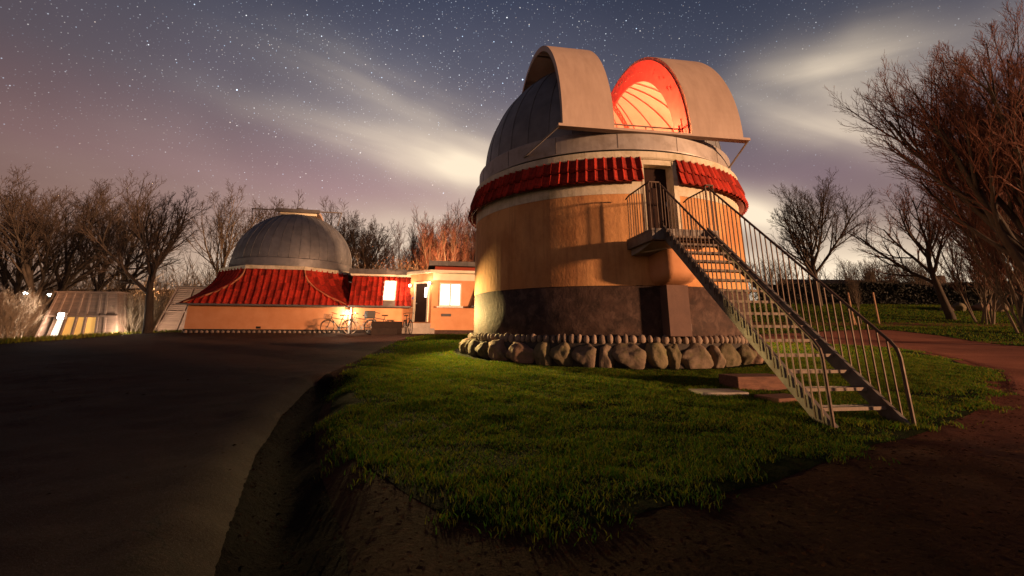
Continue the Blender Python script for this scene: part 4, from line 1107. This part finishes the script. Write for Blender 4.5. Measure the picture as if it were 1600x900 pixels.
MB().tube([(0, .06, 0), (0, .25, .0)], .03, 6).build('bracket', M_STEEL, flo)
lamp('floodlight_light', fp + Vector((-.05, -.25, -.02)), 900, (1.0, .86, .7), .12, 150, fp + Vector((-6, -5, -2.4)), .5)
lamp('floodlight_spill', fp + Vector((1.0, -1.6, .1)), 40, (1.0, .82, .66), .1)
lamp('pavilion_light', (-20.45, 24.5, 1.0), 260, (1.0, .80, .60), .12)  # lamp without fixture, added to light the pale pavilion
lamp('pavilion_light', (fp.x + 1.6, 26.0, fp.z - .3), 60, (1.0, .72, .4), .1)

for px_, py_, lab in ((40, 458, 'small far street lamp shining through the left trees, left one'), (78, 461, 'small far street lamp shining through the left trees, right one')):
    p_ = at(px_, py_, 44)
    t_ = thing('street_lamp', lab, 'street lamp', (p_.x, p_.y, float(H(p_.x, p_.y))), 0, 'street lamps beyond the trees')
    hz_ = p_.z - float(H(p_.x, p_.y))
    MB().tube([(0, 0, -.2), (0, 0, hz_ - .12)], .05, 6).build('pole', M_STEEL, t_)
    MB().lathe([(0, -.13), (.14, -.08), (.17, .02), (.1, .12), (0, .14)], 12).build('lamp_globe', M_FLOOD, t_, True, loc=(0, 0, hz_))
lamp('street_lamp_light', (-31.5, 40.5, 4.2), 1100, (1.0, .56, .28), .2)
lamp('street_lamp_light', (-20.0, 42.0, 4.5), 1000, (1.0, .56, .28), .2)
lamp('undergrowth_fill_lamp', (-23.0, 31.5, 1.6), 420, (1.0, .55, .28), .15)  # unseen lamp added to brighten the undergrowth
lamp('tree_fill_spot', blg_m @ Vector((8.6, -2.6, 4.2)), 1500, (1.0, .48, .22), .2, 140, blg_m @ Vector((8.2, 4.0, 6.6)), .6)  # spot added to light the reddish trees, no fixture on the roof

# ------------------------------------------------------------------ light inside the big dome, and by the tower's far side
def tl(p): 
    v = Matrix.Rotation(PSI, 4, 'Z') @ Vector(p); return (TC[0] + v.x, TC[1] + v.y, v.z)
lamp('dome_lamp', tl((.2, -1.6, 6.6)), 900, (1.0, .34, .16), .12)
lamp('dome_lamp', tl((.3, -3.3, 6.45)), 120, (1.0, .38, .15), .08)
lamp('tower_rear_lamp', (8.1, 16.6, 2.2), 650, (1.0, .62, .32), .1)
# added spots without fixtures that brighten the tower, the lawn and the low building
lamp('tower_fill_spot', blg_m @ Vector((10.4, -5.4, 2.6)), 2300, (1.0, .58, .30), .3, 46, (.2, 14.5, 3.0), .8)
lamp('lawn_fill_spot', (-2.9, 15.8, 2.1), 3200, (1.0, .68, .24), .10, 66, (2.0, 7.6, .2), 1.0)
lamp('lawn_fill_spot', (-2.7, 20.0, 2.3), 420, (1.0, .70, .28), .10, 100, (-2.3, 17.0, .6), .8)
lamp('building_fill_spot', (-1.9, 17.2, 3.6), 4200, (1.0, .52, .27), .2, 92, (-13.5, 25.0, 2.4), .9)

# ================================================================== TREES
def tubes(polys, nside):
    """many tapering polylines -> V, quads"""
    Vs, Fs, o = [], [], 0
    k = np.arange(nside) * 2 * PI / nside
    ck, sk_ = np.cos(k)[None, :, None], np.sin(k)[None, :, None]
    by = {}
    for p, r_ in polys: by.setdefault(len(p), []).append((p, r_))
    for m, L in by.items():
        P = np.array([q[0] for q in L]); Rr = np.array([q[1] for q in L])
        T = np.gradient(P, axis=1); T /= np.linalg.norm(T, axis=2, keepdims=True) + 1e-9
        ref = np.where(np.abs(T[..., 2:3]) < .9, np.array([0, 0, 1.0]), np.array([1.0, 0, 0]))
        A = np.cross(T, ref); A /= np.linalg.norm(A, axis=2, keepdims=True) + 1e-9
        B = np.cross(T, A)
        V = P[:, :, None] + Rr[:, :, None, None] * (ck * A[:, :, None] + sk_ * B[:, :, None])
        n = len(L); base = (np.arange(n) * m * nside)[:, None, None] + o
        i = np.arange(m - 1)[None, :, None] * nside; j = np.arange(nside)[None, None, :]; j2 = (j + 1) % nside
        Fs.append(np.stack([base + i + j, base + i + j2, base + i + nside + j2, base + i + nside + j], -1).reshape(-1, 4))
        Vs.append(V.reshape(-1, 3)); o += V.size // 3
    return np.concatenate(Vs), np.concatenate(Fs)

def grow(seed, H0, r0, kids, ang, ratio, up, wob, tl=.5, lean=(0, 0), stems=1, twig_r=.008, start=.3, spread=.22):
    r = random.Random(seed); big, small = [], []
    nseg = (8, 8, 6, 4, 3, 2)
    pick = lambda q, i: q[min(i, len(q) - 1)]
    def branch(p, d, L, rad, lev, az):
        m = nseg[lev]; pts = [tuple(p)]; rr = [rad]; dirs = [d.copy()]
        endr = max(twig_r * .45, rad * .36)
        w_ = pick(wob, lev); u_ = pick(up, lev)
        for i in range(m):
            d = (d + Vector((r.gauss(0, w_), r.gauss(0, w_), r.gauss(0, w_) + u_))).normalized()
            p = p + d * (L / m); pts.append(tuple(p)); rr.append(rad + (endr - rad) * (i + 1) / m); dirs.append(d.copy())
        (big if lev < 3 else small).append((pts, rr))
        if lev >= len(kids): return
        n = max(2, int(kids[lev] * r.uniform(.8, 1.25) + .5))
        for c in range(n):
            s0 = start if lev == 0 else .18
            t_ = s0 + (1 - s0) * (c + r.uniform(.1, .95)) / n
            q = t_ * m; i = min(int(q), m - 1)
            pp = Vector(pts[i]).lerp(Vector(pts[i + 1]), q - i); dd = dirs[i + 1]
            az += 2.4 + r.uniform(-.5, .5)
            u = dd.orthogonal().normalized(); v = dd.cross(u)
            side = u * math.cos(az) + v * math.sin(az)
            th = R(pick(ang, lev)) * r.uniform(.65, 1.25) * (1.25 - .6 * t_ if lev == 0 else 1)
            nd = (dd * math.cos(th) + side * math.sin(th)).normalized()
            nl = L * pick(ratio, lev) * r.uniform(.75, 1.15) * (1.2 - .45 * t_)
            nr = max(twig_r, (rad + (endr - rad) * t_) * (.66 if lev < 2 else .55))
            branch(pp, nd, nl, nr, lev + 1, r.uniform(0, 6))
    for s_ in range(stems):
        q = Vector((r.gauss(0, .2), r.gauss(0, .2), 0)) if stems > 1 else Vector((0, 0, 0))
        g_ = spread if stems > 1 else 0
        d = Vector((lean[0] + r.gauss(0, g_) if g_ else lean[0], lean[1] + r.gauss(0, g_) if g_ else lean[1], 1)).normalized()
        branch(q - Vector((0, 0, .25)), d, H0 * tl * r.uniform(.85, 1.0), r0, 0, r.uniform(0, 6))
    return big, small

def tree_meshes(name, mb, mt, **kw):
    big, small = grow(**kw)
    Vb, Fb = tubes(big, 6); Vs, Fs = tubes(small, 3)
    return fast_mesh('trunk', Vb, Fb, mb, 4, True), fast_mesh('crown', Vs, Fs, mt, 4, False), max(Vs[:, 2].max(), 1.0)
VAR = {
 'round': tree_meshes('round', M_BARK, M_TWIG, seed=11, H0=10, r0=.22, kids=(12, 9, 7, 5, 3), ang=(40, 32, 30, 30), ratio=(1.05, .46, .46, .5), up=(.0, .06, .07, .05), wob=(.03, .05, .08, .10), tl=.44, start=.40, twig_r=.0072),
 'broad': tree_meshes('broad', M_BARK, M_TWIG, seed=29, H0=10, r0=.25, kids=(8, 8, 6, 4, 3), ang=(40, 36, 34, 32), ratio=(1.08, .48, .46, .5), up=(.0, .09, .08, .06), wob=(.06, .08, .10, .11), tl=.46, start=.50, twig_r=.0072),
 'tall': tree_meshes('tall', M_BARKL, M_TWIG, seed=31, H0=11, r0=.17, kids=(10, 7, 6, 4, 2), ang=(34, 30, 32, 32), ratio=(.62, .5, .48, .5), up=(.0, .10, .08, .05), wob=(.03, .07, .10, .12), tl=.68, start=.36, twig_r=.008),
 'fork': tree_meshes('fork', M_BARK, M_TWIG, seed=47, H0=10, r0=.20, kids=(7, 8, 6, 4, 3), ang=(32, 34, 34, 32), ratio=(.85, .50, .48, .5), up=(.02, .10, .08, .06), wob=(.07, .09, .11, .12), tl=.5, start=.36, stems=2, spread=.2, twig_r=.0072),
 'upright': tree_meshes('upright', M_BARKL, M_TWIGR, seed=53, H0=9, r0=.07, kids=(10, 7, 5, 3), ang=(20, 22, 24, 26), ratio=(.42, .46, .5, .5), up=(.03, .10, .08, .06), wob=(.03, .06, .08, .1), tl=.85, start=.12, stems=8, spread=.16, twig_r=.008),
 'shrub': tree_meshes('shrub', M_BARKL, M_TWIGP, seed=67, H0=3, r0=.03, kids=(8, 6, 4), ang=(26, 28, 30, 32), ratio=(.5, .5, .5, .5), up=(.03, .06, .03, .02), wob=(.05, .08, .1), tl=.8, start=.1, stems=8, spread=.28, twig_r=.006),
 'big': tree_meshes('big', M_BARK, M_TWIGR, seed=71, H0=13, r0=.27, kids=(15, 11, 9, 6, 3), ang=(33, 27, 26, 26), ratio=(1.1, .44, .44, .5), up=(.0, .06, .07, .06), wob=(.03, .04, .06, .08), tl=.46, start=.14, lean=(-.08, -.02), twig_r=.0058),
}
def tree(var, label, px, pyb, Y, Hm, rz=0.0, group=None, z=None, sx=1.0, name='bare_tree', lean=(0, 0), crown_m=None, cat='tree', z_off=0.0):
    p = at(px, pyb, Y); zz = float(H(p.x, p.y)) if z is None else z
    t = thing(name, label, cat, (p.x, p.y, zz + z_off), rz, group)
    tb, tw, hh = VAR[var]; s_ = Hm / hh
    t.scale = (s_ * sx, s_ * sx, s_); t.rotation_euler = (lean[0], lean[1], rz)
    link('trunk', tb, t)
    c = link('crown', tw, t)
    if crown_m is not None:
        c.data = tw.copy(); c.data.materials.clear(); c.data.materials.append(crown_m)
    return t
GL = 'bare trees behind the low building'
def Hpx(pyt, pyb, Y): return (pyb - pyt) / 763.0 * Y
# left side
tree('fork', 'twin-stemmed bare tree at the far left, leaning trunks behind pale bushes', 62, 515, 28, 10.6, 1.0, GL, sx=1.15)
tree('broad', 'dark bare tree with a bent trunk behind the amber lit pavilion', 128, 505, 34, 11.6, 2.2, GL)
tree('tall', 'slender bare tree rising behind the right end of the amber lit pavilion', 182, 505, 36, 12.2, .4, GL, crown_m=M_TWIG)
tree('broad', 'dark bare tree with spreading crown standing between the two pavilions', 229, 527, 23.6, 8.1, 4.4, GL, sx=.95)
tree('tall', 'tall pale bare tree left of the small dome', 338, 500, 38, 12.9, 2.9, GL)
tree('round', 'bare tree just behind the small dome, left of its rail', 418, 500, 44, 13.6, 1.2, GL)
tree('round', 'dense bare tree showing right above the small dome', 512, 500, 38, 10.9, 3.3, GL)
tree('fork', 'wide bare tree right of the small dome above the wing roof', 574, 500, 34, 9.4, 5.2, GL, sx=1.1)
tree('round', 'low dark bare tree at the very left edge behind the twin-stemmed one', 10, 505, 33, 11.8, .6, GL)
for px, Y, h_, lab in ((655, 33, 7.4, 'reddish upright thicket tree left in the clump beside the tower'), (690, 31, 8.6, 'reddish upright thicket tree in the middle of the clump beside the tower'),
                       (722, 30, 9.3, 'tallest reddish upright tree touching the tower edge'), (672, 36, 9.4, 'reddish upright tree farthest back in the clump beside the tower'), (706, 35, 9.8, 'reddish upright tree second from the tower, farther back'), (638, 35, 8.2, 'reddish upright tree at the dome end of the clump')):
    tree('upright', lab, px, 500, Y, h_, px * .1, 'reddish upright trees beside the tower')
# withered shrub that still holds leaves
def leafy(label, px, Y, Hm, n, seed):
    p = at(px, 500, Y); z = float(H(p.x, p.y))
    t = thing('withered_shrub', label, 'shrub', (p.x, p.y, z), 0, 'shrubs holding withered leaves')
    tb, tw, hh = VAR['shrub']; s_ = Hm / hh
    for nm, me in (('trunk', tb), ('crown', tw)):
        link(nm, me, t, scale=s_)
    r = np.random.RandomState(seed); q = r.randn(n, 3) * np.array([.75, .75, .8]) + np.array([0, 0, Hm * .62]); q[:, 2] = np.clip(q[:, 2], .6, Hm * 1.05)
    a = r.randn(n, 3); a /= np.linalg.norm(a, axis=1)[:, None]; b = np.cross(a, r.randn(n, 3)); b /= np.linalg.norm(b, axis=1)[:, None]
    s2 = r.uniform(.03, .055, n)[:, None]
    V = np.stack([q - a * s2, q - b * s2 * .6, q + a * s2, q + b * s2 * .6], 1)
    o = link('leaves', fast_mesh('leaves', V.reshape(-1, 3), np.arange(n * 4).reshape(-1, 4), M_LEAF, 4), t, kind='stuff')
leafy('orange leaved shrub above the wing roof, nearer the dome', 615, 29.5, 5.0, 1500, 5)
leafy('orange leaved shrub above the wing roof, nearer the tower', 652, 30, 4.2, 1100, 6)
# right side
GR = 'bare trees on the right-hand rise'
tree('round', 'round-crowned bare tree standing alone right of the staircase', 1276, 455, 38, 11.2, .8, GR)
tree('broad', 'bare tree with ivy-dark trunk left of the big one', 1478, 462, 30, 9.6, 3.6, GR, crown_m=M_TWIGR)
tree('big', 'towering bare tree with reddish twigs at the right edge', 1650, 480, 17.5, 15.0, .35, GR, sx=.95)
tree('big', 'tall bare tree behind the towering one at the right edge', 1600, 470, 25, 14.0, 2.6, GR, sx=.8)
tree('upright', 'reddish many-stemmed tree at the right edge between the two big ones', 1588, 468, 23, 9.6, .9, GR)
tree('upright', 'reddish many-stemmed tree left of the big ones, behind the boulders', 1530, 466, 28, 8.6, 2.2, GR)
# young staked tree
sp = thing('staked_sapling', 'thin young tree between two leaning wooden stakes on the far lawn', 'sapling', (0, 0, 0))
p0 = at(1345, 500, 27.5); p0.z = float(H(p0.x, p0.y)); sp.location = p0
tb, tw, hh = VAR['tall']; k_ = 3.3 / hh
link('trunk', tb, sp, scale=(k_ * .7, k_ * .7, k_)); link('crown', tw, sp, scale=(k_ * .7, k_ * .7, k_))
for px, pyt, pyb in ((1330, 457, 507), (1333, 480, 505), (1368, 457, 501)):
    a, b = at(px - 5 if px < 1340 else px - 4, pyt, 27.4 if px < 1340 else 27.8), at(px + 5, pyb, 27.4 if px < 1340 else 27.8)
    b.z = float(H(b.x, b.y)); MB().tube([tuple(b - p0 - Vector((0, 0, .1))), tuple(a - p0)], .05 if px != 1333 else .035, 6).build('stake', M_STAKE, sp)
# boulders on the far rise
for i, (px, py, w_, lab) in enumerate(((1478, 471, .42, 'small boulder at the left end of the row by the hedge'), (1495, 468, .55, 'low flat boulder second in the row by the hedge'), (1527, 462, .6, 'long dark boulder in the middle of the row by the hedge'), (1553, 461, .75, 'largest pale boulder at the right of the row by the hedge'))):
    p = at(px, py, 35); o = link('boulder', bou[i * 2], None, (p.x, p.y, float(H(p.x, p.y)) + w_ * .35), (0, 0, i), (w_ * 1.3, w_, w_ * .75)); tag(o, lab, 'boulder', 'boulders by the hedge')
# hedge and houses beyond the rise
def bushmass(name, n, path, hgt, wid, seed, m, size=(.05, .14), kind='stuff'):
    r = np.random.RandomState(seed); P = np.array(path, float)
    L = np.cumsum([0] + [np.hypot(*(P[i + 1] - P[i])) for i in range(len(P) - 1)])
    s_ = r.uniform(0, L[-1], n); x = np.interp(s_, L, P[:, 0]); y = np.interp(s_, L, P[:, 1])
    hh = hgt * (.7 + .6 * vnoise(x, y, .35, seed))
    x += r.randn(n) * wid * .4; y += r.randn(n) * wid * .4
    z = H(x, y) + hh * r.rand(n) ** .8
    a = r.randn(n, 3); a[:, 2] += .4; a /= np.linalg.norm(a, axis=1)[:, None]; b = np.cross(a, r.randn(n, 3)); b /= np.linalg.norm(b, axis=1)[:, None]
    q = np.stack([x, y, z], -1); s2 = r.uniform(*size, n)[:, None]
    V = np.stack([q - a * s2, q - b * s2 * .45, q + a * s2, q + b * s2 * .45], 1)
    return link(name, fast_mesh(name, V.reshape(-1, 3), np.arange(n * 4).reshape(-1, 4), m, 4), kind=kind)
M_HEDGE = mat('hedge_leaf', (0.020, 0.018, 0.010), (0.013, 0.011, 0.007), 1.0, .8)
hp = [tuple(at(px, 465, 40).xy) for px in (1190, 1260, 1330, 1400, 1480, 1560, 1650)]
hd = thing('hedge', 'long dark clipped hedge along the top of the far lawn', 'hedge')
bushmass('hedge_leaves', 60000, hp, 1.75, 1.0, 3, M_HEDGE, (.06, .15)).parent = hd
hm = MB()
for (x0_, y0_), (x1_, y1_) in zip(hp[:-1], hp[1:]):
    z_ = float(H((x0_ + x1_) / 2, (y0_ + y1_) / 2)); hm.box(((x0_ + x1_) / 2, (y0_ + y1_) / 2, z_ + .55), (math.hypot(x1_ - x0_, y1_ - y0_) + .1, .7, 1.3), (0, 0, math.atan2(y1_ - y0_, x1_ - x0_)))
hm.build('hedge_core', M_HEDGE, hd)
def house(px, pyr, Y, w_, d_, wall_h, roof_h, label, chim, rz=0.0):
    p = at(px, pyr, Y); z = p.z - wall_h - roof_h
    t = thing('house', label, 'house', (p.x, p.y, z), rz, 'houses beyond the hedge')
    MB().bbox(-w_ / 2, w_ / 2, -d_ / 2, d_ / 2, -2, wall_h).build('wall', M_HOUSE, t)
    rf = MB().prism([(-d_ / 2 - .4, wall_h - .05), (d_ / 2 + .4, wall_h - .05), (0, wall_h + roof_h)], -w_ / 2 - .3, w_ / 2 + .3, 'x').build('roof', M_ROOFD, t)
    for cx in chim: MB().bbox(cx - .3, cx + .3, -.3, .3, wall_h + roof_h - .5, wall_h + roof_h + .8).build('chimney', M_HOUSE, rf)
    for wx in (-w_ / 4, w_ / 4):
        f = MB().bbox(wx - .6, wx + .6, -d_ / 2 - .05, -d_ / 2, .9, 2.0).build('window', M_FRAME, t)
        MB().bbox(wx - .5, wx + .5, -d_ / 2 - .06, -d_ / 2 - .052, 1.0, 1.9).build('pane', M_BLACK, f)
house(1312, 437, 48, 12, 7, 2.6, 2.2, 'dark house with long low roof behind the lone round tree', (3.4,), .05)
house(1455, 441, 56, 10, 7, 2.6, 2.0, 'dark house with two chimneys beyond the hedge', (-1.0, 1.2), -.08)
for i, px in enumerate((1352, 1385, 1420, 1440, 1535, 1580)):
    tree('shrub', ('thin bare bush rising over the hedge near the staked sapling', 'second thin bare bush right of the staked sapling', 'bare bush in front of the house with two chimneys', 'bare bush beside the two chimneys', 'bare bush over the hedge behind the boulders', 'bare bush over the hedge at the right edge')[i],
         px, 465, 41 + i % 3, 4.6, i * 1.3, 'bare bushes over the hedge', name='bare_bush', cat='bush', crown_m=M_TWIG)
tree('shrub', 'bare bush seen through the staircase railing, far side', 1215, 465, 40, 4.4, .7, 'bare bushes over the hedge', name='bare_bush', cat='bush', crown_m=M_TWIG)
# undergrowth at the left
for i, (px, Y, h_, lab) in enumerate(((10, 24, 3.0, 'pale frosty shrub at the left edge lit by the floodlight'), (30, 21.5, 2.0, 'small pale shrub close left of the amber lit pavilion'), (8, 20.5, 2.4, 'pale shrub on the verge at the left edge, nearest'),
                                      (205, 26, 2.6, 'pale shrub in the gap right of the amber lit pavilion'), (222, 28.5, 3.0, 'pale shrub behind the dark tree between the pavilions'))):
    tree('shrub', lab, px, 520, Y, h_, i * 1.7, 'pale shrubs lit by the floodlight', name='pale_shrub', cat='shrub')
# far wood as one mass of thin stems
def thicket(name, n, x0, x1, y0, y1, h0, h1, m, seed):
    r = random.Random(seed); polys = []
    for i in range(n):
        x, y = r.uniform(x0, x1), r.uniform(y0, y1); h_ = r.uniform(h0, h1); z = float(H(x, y))
        p = Vector((x, y, z - .1)); d = Vector((r.gauss(0, .2), r.gauss(0, .2), 1)).normalized(); pts = [tuple(p)]; rad = r.uniform(.02, .045)
        for k in range(5):
            d = (d + Vector((r.gauss(0, .15), r.gauss(0, .15), .05))).normalized(); p = p + d * h_ / 5; pts.append(tuple(p))
        polys.append((pts, [rad * (1 - .15 * k) for k in range(6)]))
        for b in range(9):
            k = r.randint(1, 4); q = Vector(pts[k]); dd = Vector((r.gauss(0, .7), r.gauss(0, .7), .8)).normalized(); l_ = h_ * r.uniform(.15, .35)
            pp = [tuple(q)]
            for k2 in range(3):
                dd = (dd + Vector((r.gauss(0, .25), r.gauss(0, .25), .1))).normalized(); q = q + dd * l_ / 3; pp.append(tuple(q))
            polys.append((pp, [rad * .45, rad * .35, rad * .28, rad * .2]))
    V, F = tubes(polys, 3)
    link(name, fast_mesh(name, V, F, m, 4), kind='stuff')
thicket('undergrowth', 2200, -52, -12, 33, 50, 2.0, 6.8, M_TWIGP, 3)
thicket('undergrowth', 420, -14, 0, 37, 48, 2.5, 7.0, M_TWIGR, 4)
thicket('undergrowth', 350, 18, 50, 42, 52, 2.0, 5.0, M_TWIG, 5)
# wooded hill far behind
hx = np.linspace(-220, -20, 60); hy = np.linspace(60, 150, 16)
HX, HY = np.meshgrid(hx, hy, indexing='ij')
HZ = 1 + 9 * sstep(60, 130, HY) * (.6 + .7 * vnoise(HX, HY, .02, 4)) * sstep(-20, -60, HX) + 1.2 * vnoise(HX, HY, .2, 8)
ih = np.arange(HX.size).reshape(HX.shape)
link('hill', fast_mesh('hill', np.stack([HX, HY, HZ], -1).reshape(-1, 3), np.stack([ih[:-1, :-1], ih[1:, :-1], ih[1:, 1:], ih[:-1, 1:]], -1).reshape(-1, 4), M_DIRT, 4, True), kind='structure')

# unseen evergreens added to keep the low sun off drive and near earth
dv = np.array((0.87, -0.493)); nv_ = np.array((0.493, 0.87))
for i, q_ in enumerate((4.1, .6, -3.0, -6.4, -9.8, -13.2)):
    P_ = nv_ * q_ + dv * (34 + (i % 2) * 1.5)
    t_ = thing('sun_block_evergreen', ('dense evergreen nearest the lawn in the added sun-blocking belt behind the photographer', 'second dense evergreen in the added sun-blocking belt behind the photographer', 'third dense evergreen in the added sun-blocking belt behind the photographer',
          'fourth dense evergreen in the added sun-blocking belt behind the photographer', 'fifth dense evergreen in the added sun-blocking belt behind the photographer', 'farthest dense evergreen in the added sun-blocking belt behind the photographer')[i], 'tree', (P_[0], P_[1], 0), i * 1.1, 'evergreens added behind the photographer to block the sun')
    MB().tube([(0, 0, -.2), (0, 0, 1.5), (0, 0, 9.0)], [.3, .25, .05], 7).build('trunk', M_BARK, t_)
    r_ = np.random.RandomState(90 + i); n_ = 3600
    zz = r_.uniform(.3, 10.5, n_); rad_ = np.where(zz < 7, 2.5, 2.5 * (10.6 - zz) / 3.6) * np.sqrt(r_.uniform(.15, 1, n_)); an_ = r_.uniform(0, 2 * PI, n_)
    c_ = np.stack([rad_ * np.cos(an_), rad_ * np.sin(an_), zz], -1)
    a_v = r_.randn(n_, 3); a_v /= np.linalg.norm(a_v, axis=1)[:, None]; b_v = np.cross(a_v, r_.randn(n_, 3)); b_v /= np.linalg.norm(b_v, axis=1)[:, None]
    V_ = np.stack([c_ - a_v * .3, c_ - b_v * .2, c_ + a_v * .3, c_ + b_v * .2], 1)
    link('crown', fast_mesh('crown', V_.reshape(-1, 3), np.arange(n_ * 4).reshape(-1, 4), M_HEDGE, 4), t_)
